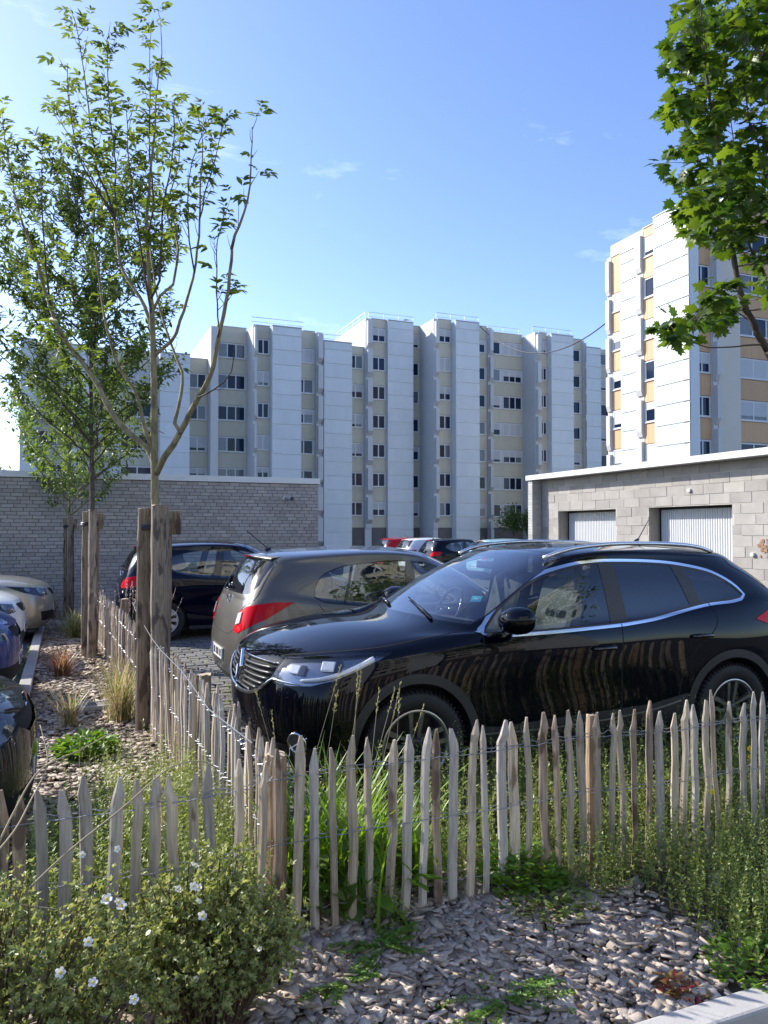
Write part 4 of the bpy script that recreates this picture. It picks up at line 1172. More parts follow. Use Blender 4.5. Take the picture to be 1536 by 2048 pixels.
# ---------------------------------------------------------------- the black family SUV
def suv_spec():
    W0, W1, wr = 0.905, 3.50, 0.342
    dlo_b = [(1.405, 1.005), (1.60, 0.998), (1.97, 1.003), (2.45, 1.02), (2.55, 1.026), (2.80, 1.05), (3.05, 1.09), (3.32, 1.13), (3.55, 1.145), (3.655, 1.16)]
    dlo_t = [(3.70, 1.185), (3.655, 1.235), (3.57, 1.295), (3.42, 1.36), (3.13, 1.415), (2.84, 1.44), (2.46, 1.448), (2.23, 1.43), (1.98, 1.37), (1.78, 1.285), (1.58, 1.165), (1.44, 1.045)]
    bl = smooth_line(dlo_b, 0.035); tl = smooth_line(dlo_t, 0.035)
    dlo = bl+tl
    def strip(xa0, xa1, xb0, xb1):
        """window between two slanted pillar lines: bottom x / top x at either end"""
        def xl(z): return xa0+(xa1-xa0)*(z-1.0)/0.45
        def xr(z): return xb0+(xb1-xb0)*(z-1.0)/0.45
        I = inset(dlo, 0.014)
        out = []
        for (x, z) in I: out.append((min(max(x, xl(z)), xr(z)), z))
        return out
    win1 = strip(1.2, 1.2, 2.425, 2.415); win2 = strip(2.575, 2.545, 3.20, 3.06); win3 = strip(3.325, 3.16, 9, 9)
    trimr = inset(dlo, -0.020)
    sill = poly_line([(0.95, .10), (3.42, .10), (3.42, .52), (3.05, .50), (2.75, .45), (1.5, .41), (0.95, .47)], 0.05)
    strake = smooth_line([(1.36, .375), (1.8, .365), (2.3, .375), (2.75, .41), (3.0, .455)], 0.05)
    regs = [
        ('bumper_cladding', 'uv', [(0, 0), (4.4, 0), (4.4, 1.05), (2.2, 1.15), (0, 1.2)], dict(m='cladding', key=1)),
        ('bumper_cladding', 'uv', [(11.2, 0), (15, 0), (15, 1.6), (12.2, 1.5), (11.2, 1.2)], dict(m='cladding', key=2)),
        ('sill_cladding', 'side', sill, dict(m='cladding', join=False)),
        ('wheel_arch', 'side', bottom_cut(W0, wr, 0.452, 0.1), dict(m='cladding', off=0.006, join=False)),
        ('wheel_arch', 'side', bottom_cut(W1, wr, 0.452, 0.1), dict(m='cladding', off=0.006, join=False)),
        ('opening', 'side', bottom_cut(W0, wr, 0.392, 0.05), dict()),
        ('opening', 'side', bottom_cut(W1, wr, 0.392, 0.05), dict()),
        ('sill_strip', 'line', strake, dict(m='alloy', w=0.012, off=0.004)),
        ('window_trim', 'side', trimr, dict(m='chrome', off=0.004, join=False)),
        ('pillar_panel', 'side', dlo, dict(m='pillar_satin', join=False)),
        ('side_window', 'side', win1, dict(m='glass_clear', join=False, off=-0.003)),
        ('side_window', 'side', win2, dict(m='glass_dark', join=False, off=-0.003)),
        ('side_window', 'side', win3, dict(m='glass_dark', join=False, off=-0.003)),
        ('screen_border', 'uv', [(0, 6.93), (4.05, 6.98), (4.32, 7.3), (4.34, 9.3), (3.8, 9.62), (0, 9.62)], dict(m='gloss_black')),
        ('windscreen', 'uv', [(0, 7.06), (3.9, 7.10), (4.12, 7.3), (4.14, 9.2), (3.7, 9.48), (0, 9.48)], dict(m='glass_screen')),
        ('rear_border', 'uv', [(12.5, 7.2), (15, 7.2), (15, 9.4), (12.6, 9.4)], dict(m='gloss_black')),
        ('rear_window', 'uv', [(12.9, 7.4), (15, 7.4), (15, 9.2), (12.9, 9.2)], dict(m='glass_dark')),
        ('headlight', '3d', [(.17, .555, .882), (.21, .61, .895), (.30, .70, .918), (.45, .795, .935), (.60, .85, .945), (.76, .893, .945), (.66, .90, .895), (.52, .90, .835), (.38, .875, .782), (.27, .80, .742), (.18, .68, .728), (.13, .60, .735), (.113, .555, .785)], dict(m='lamp_lens', join=False, off=0.003, ur=(1, 5.5), vr=(2, 6), back=('lamp_inner', -0.03))),
        ('tail_light', '3d', [(3.74, .875, 1.00), (3.92, .85, 1.07), (4.15, .77, 1.095), (4.25, .70, 1.09), (4.31, .55, 1.07), (4.36, .55, .97), (4.29, .72, .95), (4.15, .84, .93), (3.92, .89, .945)], dict(m='lamp_red', join=False, off=0.006, ur=(10.5, 14.5))),
        ('grille', '3d', [(.055, 0, .845), (.07, .2, .842), (.10, .40, .84), (.15, .545, .838), (.115, .545, .785), (.10, .50, .725), (.06, .40, .675), (.02, .27, .64), (.005, .13, .625), (0, 0, .62)], dict(m='gap', off=-0.03, ur=(0, 2.6), vr=(2, 5))),
        ('door_gap', 'line', smooth_line([(1.40, 1.0), (1.385, .9), (1.375, .6), (1.39, .42)], 0.05), dict(m='gap', w=0.008)),
        ('door_gap', 'line', smooth_line([(2.50, 1.02), (2.49, .8), (2.48, .42)], 0.05), dict(m='gap', w=0.008)),
        ('door_gap', 'line', smooth_line([(3.33, 1.135), (3.37, 1.02), (3.31, .93), (3.13, .80), (3.02, .62), (2.98, .47)], 0.04), dict(m='gap', w=0.008)),
    ]
    # bonnet shut line
    def post(t, S, out):
        # bonnet gap as a thin dark groove following the body
        def groove(pts, nm='bonnet_gap', w=0.004, m='gap', ur=(0, 99), off=0.0012):
            for sd in (1, -1):
                uv = S.find(smooth_line(pts, 0.05), ur); p, n = S.normal(uv[:, 0], uv[:, 1]); T = np.gradient(p, axis=0); B = np.cross(n, T); B /= np.linalg.norm(B, axis=1, keepdims=True)
                a = (p+B*w+n*off)*(1, sd, 1); b = (p-B*w+n*off)*(1, sd, 1)
                mb = MB(); k = len(p); mb.add(list(a)+list(b), [(i, i+1, k+i+1, k+i) for i in range(k-1)]); mb.build(nm, m, out['body'])
        groove([(.17, .50, .875), (.30, .66, .92), (.50, .775, .95), (.72, .82, .965), (1.0, .815, 1.0), (1.25, .80, 1.035)])
        # chrome lip under the grille
        for sd in (1, -1):
            uv = S.find(smooth_line([(.0, .0, .612), (.008, .14, .618), (.02, .27, .632), (.06, .41, .668), (.10, .50, .718), (.118, .555, .752), (.16, .64, .745), (.21, .72, .742)], 0.03), (0, 4)); p, n = S.normal(uv[:, 0], uv[:, 1]); k = len(p)
            mb = MB(); mb.tube([(a+b*0.006)*(1, sd, 1) for a, b in zip(p, n)], [0.016-0.010*(i/k) for i in range(k)], 8); mb.build('grille_lip', 'chrome', t, smooth=True)
        for z, y1 in ((.81, .52), (.775, .53), (.74, .50), (.705, .45), (.67, .36), (.64, .24)):
            ys = np.linspace(0, y1, 8); uv = S.find([(0.02+0.12*(y/.55)**2, max(y, 1e-4), z) for y in ys], (0, 3), (2, 5)); p, n = S.normal(uv[:, 0], uv[:, 1])
            L_ = [(a-b*0.010) for a, b in zip(p, n)]; full = [a*(1, -1, 1) for a in L_[:0:-1]]+L_
            mb = MB(); mb.tube(full, 0.0085, 6); mb.build('grille_bar', 'grille_black', t, smooth=True)
        mb = MB(); q = [np.array((0.055+0.10*abs(y/.53)**2, y, .842)) for y in np.linspace(-.53, .53, 13)]; mb.tube(q, 0.010, 6); mb.build('grille_bar', 'chrome', t, smooth=True)
        # tall diamond emblem
        lg = MB(); P0 = [(0.0, .115), (.058, 0), (0, -.115), (-.058, 0)]; P1 = [(0, .068), (.031, 0), (0, -.068), (-.031, 0)]
        def e(a, b, d): return (0.012-d+b*0.22, a, .765+b)
        vs = [e(a, b, 0.02) for a, b in P0]+[e(a, b, 0.02) for a, b in P1]+[e(a, b, -0.005) for a, b in P0]+[e(a, b, -0.005) for a, b in P1]
        fs = []
        for i in range(4):
            j = (i+1) % 4; fs += [(i, j, 4+j, 4+i), (8+i, 12+i, 12+j, 8+j), (i, 8+i, 8+j, j), (4+i, 4+j, 12+j, 12+i)]
        lg.add(vs, fs); lg.build('emblem', 'chrome', t, recalc=True, bevel=0.006)
        # lamp internals: two projector blocks and the bright hooked strip
        for sd in (1, -1):
            for (a, b, c, d) in ((.215, .66, .815, .036), (.37, .80, .85, .042)):
                uv = S.find([(a, b, c)], (1, 5)); p, n = S.normal(uv[:, 0], uv[:, 1]); p, n = p[0]*(1, sd, 1), n[0]*(1, sd, 1)
                tz = np.array((0, 0, 1.0)); tx = np.cross(tz, n); tx /= np.linalg.norm(tx); ty = np.cross(n, tx)
                mb = MB(); mb.obox(p-n*0.018, tx*d, ty*d*0.8, n*0.008); hb = mb.build('projector', 'lamp_white', t, recalc=True, bevel=0.006)
                mb = MB(); mb.obox(p-n*0.020-tx*d*1.6*sd, tx*d*0.5, ty*d*0.9, n*0.006); mb.build('projector_shade', 'gloss_black', t, recalc=True)
            uv = S.find(smooth_line([(.225, .735, .765), (.32, .83, .788), (.44, .88, .825), (.55, .89, .868), (.63, .893, .912)], 0.03), (1, 6)); p, n = S.normal(uv[:, 0], uv[:, 1])
            mb = MB(); mb.tube([(a-b*0.010)*(1, sd, 1) for a, b in zip(p, n)], [0.010+0.012*(k/len(p)) for k in range(len(p))], 6); mb.build('daytime_strip', 'lamp_white', t, smooth=True)
            # fog lamp with chrome ring in the lower bumper
            uv = S.find([(.22, .74, .42)], (1, 4)); p, n = S.normal(uv[:, 0], uv[:, 1]); p, n = p[0]*(1, sd, 1), n[0]*(1, sd, 1)
            tz = np.array((0, 0, 1.0)); tx = np.cross(tz, n); tx /= np.linalg.norm(tx); ty = np.cross(n, tx)
            mb = MB(); mb.tube([p+n*0.008+tx*0.062*math.cos(2*math.pi*k/24)+ty*0.062*math.sin(2*math.pi*k/24) for k in range(25)], 0.008, 6, cap=False); fg = mb.build('fog_light', 'chrome', t, smooth=True)
            mb = MB(); mb.add([p+n*0.006+tx*0.06*math.cos(2*math.pi*k/24)+ty*0.06*math.sin(2*math.pi*k/24) for k in range(24)], [tuple(range(24))]); mb.build('fog_lens', 'lamp_inner', fg, recalc=True)
            # roof rail
            q = []
            for x, y, z in ((2.02, .625, 1.478), (2.12, .645, 1.515), (2.3, .645, 1.552), (2.6, .645, 1.575), (2.95, .64, 1.577), (3.3, .62, 1.563), (3.5, .60, 1.538), (3.62, .585, 1.505)): q.append((x, sd*y, z))
            mb = MB(); mb.tube(smooth_line(q, 0.05), 0.0155, 8); mb.build('roof_rail', 'rail_silver', t, smooth=True)
            # wiper
        for y0, y1 in ((0.08, 0.60), (-0.60, -0.02)):
            uv0 = S.find([(1.14, abs(y0), 1.12), (1.2, abs((y0+y1)/2), 1.14), (1.28, abs(y1), 1.12)], (0, 4.5), (6.9, 8)); p, n = S.normal(uv0[:, 0], uv0[:, 1]); sg = [1 if (y0 >= 0) else -1]*3
            p = np.array([a*(1, s, 1) for a, s in zip(p, sg)]); n = np.array([a*(1, s, 1) for a, s in zip(n, sg)])
            mb = MB(); mb.tube([p[0]+n[0]*0.012, p[1]+n[1]*0.022, p[2]+n[2]*0.014], [0.012, 0.008, 0.006], 6); mb.build('wiper', 'gloss_black', t, smooth=True)
        mirror_part(t, S, 1.60, 1.035, 'paint_black', 1.12)
        handle(t, S, 2.33, .865, 'gloss_black'); handle(t, S, 3.20, .905, 'gloss_black')
        mb = MB(); mb.tube([(3.35, 0.0, 1.562), (3.40, 0, 1.60)], [0.022, 0.012], 8); mb.tube([(3.40, 0, 1.60), (3.56, 0, 1.83)], [0.005, 0.003], 6); mb.build('aerial', 'gloss_black', t)
        # turquoise sticker low in the screen on the near side
        uv = S.find([(1.50, .60, 1.19)], (1, 4.2), (7.05, 9)); p, n = S.normal(uv[:, 0], uv[:, 1]); p, n = p[0]*(1, -1, 1), n[0]*(1, -1, 1)
        tx = np.cross((0, 0, 1.0), n); tx /= np.linalg.norm(tx); ty = np.cross(n, tx)
        mb = MB(); mb.obox(p-n*0.006, tx*0.036, ty*0.030, n*0.0008); st = mb.build('windscreen_sticker', 'sticker_teal', t, recalc=True)
        mb = MB(); mb.obox(p-n*0.0045, tx*0.014, ty*0.006, n*0.0006); mb.build('sticker_mark', 'plate', st, recalc=True)
    return dict(paint='paint_black', regions=regs, wheels=(W0, W1), wr=wr, wy=0.795, tw=0.225, rim='five', rimr=0.225, scale=1.0, post=post)

# ---------------------------------------------------------------- small hatchbacks
def hatch_spec(paintm, three=False, rim='cap'):
    W0, W1, wr = 0.80, 3.31, 0.305
    m = lambda L: [xz(p) for p in L]
    if three:
        dlo_b = m([(1.36, 1.01), (1.97, 1.005), (2.45, 1.015), (2.80, 1.03), (3.05, 1.06), (3.30, 1.12)]); dlo_t = m([(3.52, 1.24), (3.48, 1.31), (3.36, 1.37), (3.08, 1.425), (2.76, 1.45), (2.42, 1.452), (2.15, 1.425), (1.92, 1.36), (1.72, 1.27), (1.52, 1.15)])
    else:
        dlo_b = m([(1.36, 1.005), (1.97, 1.0), (2.45, 1.012), (2.80, 1.03), (3.10, 1.06), (3.34, 1.09)]); dlo_t = m([(3.44, 1.14), (3.42, 1.24), (3.32, 1.34), (3.08, 1.415), (2.76, 1.445), (2.42, 1.452), (2.15, 1.425), (1.92, 1.36), (1.72, 1.27), (1.52, 1.15)])
    dlo = smooth_line(dlo_b, 0.035)+smooth_line(dlo_t, 0.035)
    z0, z1 = xz((0, 1.0))[1], xz((0, 1.45))[1]
    def strip(a0, a1, b0, b1):
        f = lambda p, q, z: p+(q-p)*(z-z0)/(z1-z0)
        return [(min(max(x, f(a0, a1, z)), f(b0, b1, z)), z) for x, z in inset(dlo, 0.012)]
    X = lambda x: xz((x, 1))[0]
    if three: wins = [strip(0, 0, X(2.62), X(2.52)), strip(X(2.75), X(2.64), 9, 9)]
    else: wins = [strip(0, 0, X(2.33), X(2.30)), strip(X(2.46), X(2.40), X(3.12), X(2.98)), strip(X(3.15), X(3.01), 9, 9)]
    if three: tail = [(3.50, .805, .93), (3.62, .80, .985), (3.76, .755, .985), (3.86, .68, .955), (3.91, .60, .90), (3.935, .56, .83), (3.90, .66, .80), (3.80, .76, .805), (3.66, .81, .84)]
    else: tail = [(3.45, .80, 1.00), (3.62, .785, 1.005), (3.78, .735, .985), (3.86, .66, .965), (3.905, .56, .92), (3.945, .52, .84), (3.96, .51, .735), (3.93, .62, .72), (3.83, .745, .79), (3.70, .80, .86), (3.56, .815, .945)]
    regs = [
        ('bumper_grille', 'uv', [(0, 1.0), (2.4, 1.0), (2.6, 1.9), (0, 1.9)], dict(m='gap')),
        ('bumper_strip', 'uv', [(11.6, 0), (15, 0), (15, .9), (12.2, .8)], dict(m='cladding')),
        ('opening', 'side', bottom_cut(W0, wr, 0.345, 0.03), dict()),
        ('opening', 'side', bottom_cut(W1, wr, 0.345, 0.03), dict()),
        ('window_seal', 'side', dlo, dict(m='gloss_black', off=0.001, join=False)),
    ]+[('side_window', 'side', w_, dict(m='glass_mid', join=False, off=-0.003)) for w_ in wins]+[
        ('screen_border', 'uv', [(0, 6.93), (4.05, 6.98), (4.32, 7.3), (4.34, 9.3), (3.8, 9.62), (0, 9.62)], dict(m='gloss_black')),
        ('windscreen', 'uv', [(0, 7.06), (3.9, 7.10), (4.12, 7.3), (4.14, 9.2), (3.7, 9.48), (0, 9.48)], dict(m='glass_screen')),
        ('rear_border', 'uv', [(12.0, 7.5), (12.4, 6.95), (15, 6.9), (15, 9.5), (12.4, 9.35), (12.0, 8.9)], dict(m='gloss_black')),
        ('rear_window', 'uv', [(12.75, 7.15), (15, 7.1), (15, 9.3), (12.75, 9.15)], dict(m='glass_mid')),
        ('headlight', '3d', [(.14, .50, .775), (.22, .63, .80), (.36, .74, .82), (.52, .80, .84), (.68, .825, .86), (.56, .84, .80), (.42, .835, .745), (.28, .77, .69), (.18, .66, .665), (.12, .54, .68)], dict(m='lamp_lens', join=False, off=0.003, ur=(1, 5.5), vr=(2, 6), back=('lamp_dark', -0.025))),
        ('tail_light', '3d', tail, dict(m='lamp_red', join=False, off=0.006, ur=(10.3, 14.5))),
        ('grille', '3d', [(.07, 0, .765), (.09, .24, .762), (.13, .42, .755), (.115, .40, .70), (.08, .30, .665), (.055, 0, .66)], dict(m='gap', off=-0.02, ur=(0, 2.4), vr=(2, 5))),
        ('door_gap', 'line', smooth_line([(X(1.36), z0-.01), (X(1.33), .75), (X(1.34), .45), (X(1.38), .30)], 0.05), dict(m='gap', w=0.007)),
        ('door_gap', 'line', smooth_line([(X(2.68 if three else 2.40), z0+.0), (X(2.66 if three else 2.385), .75), (X(2.60 if three else 2.37), .30)], 0.05), dict(m='gap', w=0.007)),
    ]
    if not three: regs.append(('door_gap', 'line', smooth_line([(X(3.40), z0+.07), (X(3.34), .90), (X(3.18), .78), (X(3.02), .62), (X(2.96), .35)], 0.04), dict(m='gap', w=0.007)))
    def post(t, S, out):
        Lr = 4.0
        for sd in (1, -1):
            if not three:      # reversing lamp let into the red lens
                uv = S.find([(3.92, .60, .86)], (11, 14.5)); p, n = S.normal(uv[:, 0], uv[:, 1]); p, n = p[0]*(1, sd, 1), n[0]*(1, sd, 1)
                tx = np.cross((0, 0, 1.0), n); tx /= np.linalg.norm(tx); ty = np.cross(n, tx)
                mb = MB(); mb.obox(p+n*0.010, tx*0.046+ty*0.012, ty*0.055, n*0.004); mb.build('reversing_light', 'lamp_white', t, recalc=True, bevel=0.008)
            for (a, b, c) in ((.23, .64, .74), (.38, .76, .77)):
                uv = S.find([(a, b, c)], (1, 5)); p, n = S.normal(uv[:, 0], uv[:, 1]); p, n = p[0]*(1, sd, 1), n[0]*(1, sd, 1)
                mb = MB(); tx = np.cross((0, 0, 1.0), n); tx /= np.linalg.norm(tx); ty = np.cross(n, tx)
                mb.add([p-n*0.012+0.045*(tx*math.cos(2*math.pi*k/18)+ty*math.sin(2*math.pi*k/18)) for k in range(18)]+[p-n*0.022], [(k, (k+1) % 18, 18) for k in range(18)]); mb.build('reflector', 'lamp_inner', t, recalc=True)
        # tailgate shut line, spoiler, wiper, badge, plate, aerial
        for sd in (1, -1):
            uv = S.find(smooth_line([(3.60, .60, 1.36), (3.72, .68, 1.20), (3.80, .70, 1.03), (3.90, .57, .93), (3.945, .52, .78), (3.955, .40, .70), (3.965, .2, .68), (3.965, 0.01, .68)], 0.05), (11, 15)); p, n = S.normal(uv[:, 0], uv[:, 1]); T = np.gradient(p, axis=0); B = np.cross(n, T); B /= np.linalg.norm(B, axis=1, keepdims=True)
            a = (p+B*.004+n*.0015)*(1, sd, 1); b = (p-B*.004+n*.0015)*(1, sd, 1); mb = MB(); k = len(p); mb.add(list(a)+list(b), [(i, i+1, k+i+1, k+i) for i in range(k-1)]); mb.build('tailgate_gap', 'gap', out['body'])
        top = S.ev([15.0], [9.6])[0]
        mb = MB(); n = 17; vs = []
        for k in range(n):
            y = -0.52+1.04*k/(n-1); e = 1-abs(y/0.56)**3
            xx = top[0]-0.02-0.06*(y/0.52)**2
            vs += [(xx-0.17, y, top[2]+0.03-0.02*(y/.5)**2), (xx+0.06*e, y, top[2]+0.006-0.02*(y/.5)**2), (xx+0.065*e, y, top[2]-0.012-0.02*(y/.5)**2), (xx-0.05, y, top[2]-0.03-0.02*(y/.5)**2)]
        mb.add(vs, [(4*k+i, 4*k+i+1, 4*k+5+i, 4*k+4+i) for k in range(n-1) for i in range(3)])
        sp = mb.build('spoiler', M[paintm], t, smooth=True, recalc=True)
        mb = MB(); mb.obox((top[0]+0.045, 0, top[2]-0.004), (0.004, 0, 0), (0, 0.13, 0), (0, 0, 0.009)); mb.build('brake_light', 'lamp_red', sp, bevel=0.003)
        q = S.ev([15.0, 14.0], [7.2, 7.35]); mb = MB(); mb.tube([q[0]+(0.012, 0, 0.0), q[0]+(0.02, 0, 0.02), q[1]*(1, -1, 1)+(0.01, 0, 0.02)], [0.022, 0.012, 0.006], 8); mb.build('rear_wiper', 'gloss_black', t, smooth=True)
        p = S.ev([15.0], [5.3])[0]; mb = MB(); mb.tube([(p[0]+0.006, 0.05*math.cos(2*math.pi*k/24), p[2]+0.05*math.sin(2*math.pi*k/24)) for k in range(25)], 0.006, 6, cap=False)
        mb.add([(p[0]+0.008, -0.055, p[2]-0.008), (p[0]+0.008, 0.06, p[2]-0.004), (p[0]+0.008, 0.055, p[2]+0.010), (p[0]+0.008, -0.06, p[2]+0.004)], [(0, 1, 2, 3)]); mb.build('emblem', 'chrome', t, recalc=True)
        p = S.ev([15.0], [2.0])[0]; plate(t, (p[0]+0.004, 0, p[2]), (0, 1, 0), (0, 0, 1), (1, 0, 0), 'EB-074-KC')
        p = S.ev([0.0], [2.2])[0]; plate(t, (p[0]+0.008, 0, p[2]-0.03), (0, -1, 0), (0, 0, 1), (-1, 0, 0), 'EB-074-KC')
        for zz in (.745, .72, .695):
            mb = MB(); mb.tube([(0.075+0.055*abs(y/.4)**2, y, zz) for y in np.linspace(-.37, .37, 9)], 0.006, 6); mb.build('grille_bar', 'chrome' if zz > .74 else 'gloss_black', t, smooth=True)
        mb = MB(); mb.tube([(0.062+0.002, 0.045*math.cos(2*math.pi*k/20), .715+.045*math.sin(2*math.pi*k/20)) for k in range(21)], 0.007, 6, cap=False); mb.build('emblem', 'chrome', t)
        mirror_part(t, S, *xz((1.58, 1.03)), M[paintm], 0.95)
        handle(t, S, X(2.22 if not three else 2.5), z0-.11, M[paintm])
        if not three: handle(t, S, X(3.05), z0-.08, M[paintm])
        zt = S.ev([15.0], [10.3])[0]
        mb = MB(); mb.tube([(zt[0]-0.02, 0, zt[2]), (zt[0]-0.07, 0, zt[2]+0.035)], [0.03, 0.012], 8); mb.tube([(zt[0]-0.05, 0, zt[2]+0.02), (zt[0]+0.18, 0, zt[2]+0.21)], [0.006, 0.004], 6); mb.build('aerial', 'gloss_black', t)
        for y0, y1 in ((0.08, 0.55), (-0.55, -0.02)):
            uv0 = S.find([(1.05, abs(y0), 1.0), (1.1, abs((y0+y1)/2), 1.02), (1.18, abs(y1), 1.0)], (0, 4.5), (6.9, 8)); p, n = S.normal(uv0[:, 0], uv0[:, 1]); sg = 1 if y0 >= 0 else -1
            p = p*(1, sg, 1); n = n*(1, sg, 1); mb = MB(); mb.tube([p[0]+n[0]*0.012, p[1]+n[1]*0.02, p[2]+n[2]*0.012], [0.01, 0.007, 0.005], 6); mb.build('wiper', 'gloss_black', t, smooth=True)
    return dict(paint=paintm, regions=regs, wheels=(W0, W1), wr=wr, wy=0.755, tw=0.19, rim=rim, rimr=0.20, scale=0.92, post=post)

def repaint(root, old, new):
    for c in root.children_recursive:
        for i, sl in enumerate(c.material_slots):
            if sl.material == M[old]: sl.link = 'OBJECT'; sl.material = M[new]
def place(t, x, y, rot, z=0.0): t.location = (x, y, z); t.rotation_euler = (0, 0, rot)

ZP = -0.02
suv = make_car('parked_car', 'glossy black family SUV with silver roof rails parked behind the picket fence', 'car', SUV, suv_spec())
place(suv, 1.10, 5.22, 0, ZP); suv['group'] = 'cars parked in the bays'
corsa = make_car('parked_car', 'bronze grey hatchback with red tail lamps beside the black SUV', 'car', HATCH, hatch_spec('paint_bronze'))
place(corsa, 5.42, 7.75, math.pi, ZP)
p207 = make_car('parked_car', 'dark navy three-door hatchback parked before the brick wall', 'car', HATCH*np.array((1.0, 1.0, 1.0)), hatch_spec('paint_navy', three=True))
place(p207, 4.72, 12.95, math.pi, ZP)
def car_copy(src, lab, x, y, rot, old, new, z=ZP):
    c = copy_tree(src); place(c, x, y, rot, z); c['label'] = lab; repaint(c, old, new)
    c['group'] = 'cars parked in the bays'
    return c
for t_ in (corsa, p207): t_['group'] = 'cars parked in the bays'
car_copy(corsa, 'dark grey car with its nose over the kerb beside the green leafy clump', -0.13, 4.72, math.pi, 'paint_bronze', 'paint_grey', -.06)
car_copy(corsa, 'bright blue car facing the planted strip', -0.38, 8.35, math.pi, 'paint_bronze', 'paint_blue')
car_copy(p207, 'white car facing the planted strip behind the bright blue car', -0.45, 10.9, math.pi, 'paint_navy', 'paint_white')
car_copy(corsa, 'beige metallic car close to the brick wall', -0.15, 13.6, math.pi, 'paint_bronze', 'paint_beige')
for (lab, src, old, new, x, y, rot) in (
    ('red car farthest along the row near the long apartment block', corsa, 'paint_bronze', 'paint_red', 17.2, 32.7, math.pi),
    ('white hatchback between the red car and the dark car', corsa, 'paint_bronze', 'paint_white', 17.2, 30.3, math.pi),
    ('dark car beside the white hatchback in the distance', p207, 'paint_navy', 'paint_black', 17.2, 27.9, math.pi),
    ('pale teal car seen over the roof of the black SUV', corsa, 'paint_bronze', 'paint_teal', 18.1, 25.3, math.pi),
    ('dark blue car showing past the end of the brick garage', p207, 'paint_navy', 'paint_navy', 8.9, 25.5, math.pi)):
    car_copy(src, lab, x, y, rot, old, new, z=-0.15)
# ================================================================ chestnut paling fences and tree stakes
def woodmat(name, c1, c2, dark, th=.63):
    m = bpy.data.materials.new(name); m.use_nodes = True; nt = m.node_tree; L = nt.links; bs = nt.nodes['Principled BSDF']
    t = nt.nodes.new('ShaderNodeTexCoord'); oi = nt.nodes.new('ShaderNodeObjectInfo'); sc = nt.nodes.new('ShaderNodeVectorMath'); sc.operation = 'SCALE'; sc.inputs[0].default_value = (31, 17, 57)
    ad = nt.nodes.new('ShaderNodeVectorMath'); L.new(oi.outputs['Random'], sc.inputs['Scale'])
    mp = nt.nodes.new('ShaderNodeMapping'); mp.inputs['Scale'].default_value = (1, 1, 0.07); L.new(t.outputs['Object'], mp.inputs['Vector']); L.new(mp.outputs['Vector'], ad.inputs[0]); L.new(sc.outputs[0], ad.inputs[1])
    n = nd(nt, 'ShaderNodeTexNoise', Scale=85.0, Detail=6.0, Roughness=0.65); L.new(ad.outputs[0], n.inputs['Vector'])
    r = nt.nodes.new('ShaderNodeValToRGB'); r.color_ramp.elements[0].position = .33; r.color_ramp.elements[1].position = .68; r.color_ramp.elements[0].color = (*c1, 1); r.color_ramp.elements[1].color = (*c2, 1); L.new(n.outputs['Fac'], r.inputs['Fac'])
    # bark left on and knots: patches with a shape of their own
    mp2 = nt.nodes.new('ShaderNodeMapping'); mp2.inputs['Scale'].default_value = (1, 1, 0.35); ad2 = nt.nodes.new('ShaderNodeVectorMath'); L.new(t.outputs['Object'], mp2.inputs['Vector']); L.new(mp2.outputs['Vector'], ad2.inputs[0]); L.new(sc.outputs[0], ad2.inputs[1])
    n2 = nd(nt, 'ShaderNodeTexNoise', Scale=13.0, Detail=3.0); L.new(ad2.outputs[0], n2.inputs['Vector'])
    r2 = nt.nodes.new('ShaderNodeValToRGB'); r2.color_ramp.elements[0].position = th; r2.color_ramp.elements[1].position = th+.07; r2.color_ramp.elements[0].color = (0, 0, 0, 1); r2.color_ramp.elements[1].color = (.85, .85, .85, 1); L.new(n2.outputs['Fac'], r2.inputs['Fac'])
    mx = nt.nodes.new('ShaderNodeMixRGB'); mx.inputs['Color2'].default_value = (*dark, 1); L.new(r2.outputs['Color'], mx.inputs['Fac']); L.new(r.outputs['Color'], mx.inputs['Color1'])
    hs = nt.nodes.new('ShaderNodeHueSaturation'); mr = nt.nodes.new('ShaderNodeMapRange'); mr.inputs['To Min'].default_value = .62; mr.inputs['To Max'].default_value = 1.15; L.new(oi.outputs['Random'], mr.inputs['Value']); L.new(mr.outputs['Result'], hs.inputs['Value']); L.new(mx.outputs['Color'], hs.inputs['Color']); L.new(hs.outputs['Color'], bs.inputs['Base Color'])
    bs.inputs['Roughness'].default_value = .8
    b = nd(nt, 'ShaderNodeBump', Strength=.6, Distance=.004); L.new(n.outputs['Fac'], b.inputs['Height']); L.new(b.outputs['Normal'], bs.inputs['Normal'])
    M[name] = m
woodmat('paling', (0.38, 0.295, 0.205), (0.68, 0.57, 0.43), (0.16, 0.10, 0.06))
woodmat('stake', (0.17, 0.12, 0.08), (0.42, 0.335, 0.24), (0.08, 0.055, 0.042), .55)
woodmat('paling_bark', (0.24, 0.17, 0.115), (0.50, 0.39, 0.28), (0.10, 0.065, 0.045), .52)
woodmat('paling_grey', (0.36, 0.31, 0.26), (0.60, 0.54, 0.47), (0.16, 0.12, 0.09), .62)
woodmat('post_brown', (0.25, 0.175, 0.11), (0.46, 0.35, 0.23), (0.12, 0.08, 0.05))
mat('end_grain', (0.42, 0.33, 0.22), 0.85, var=0.2, vscale=30)
mat('wire', (0.30, 0.31, 0.33), 0.45, metal=0.7)

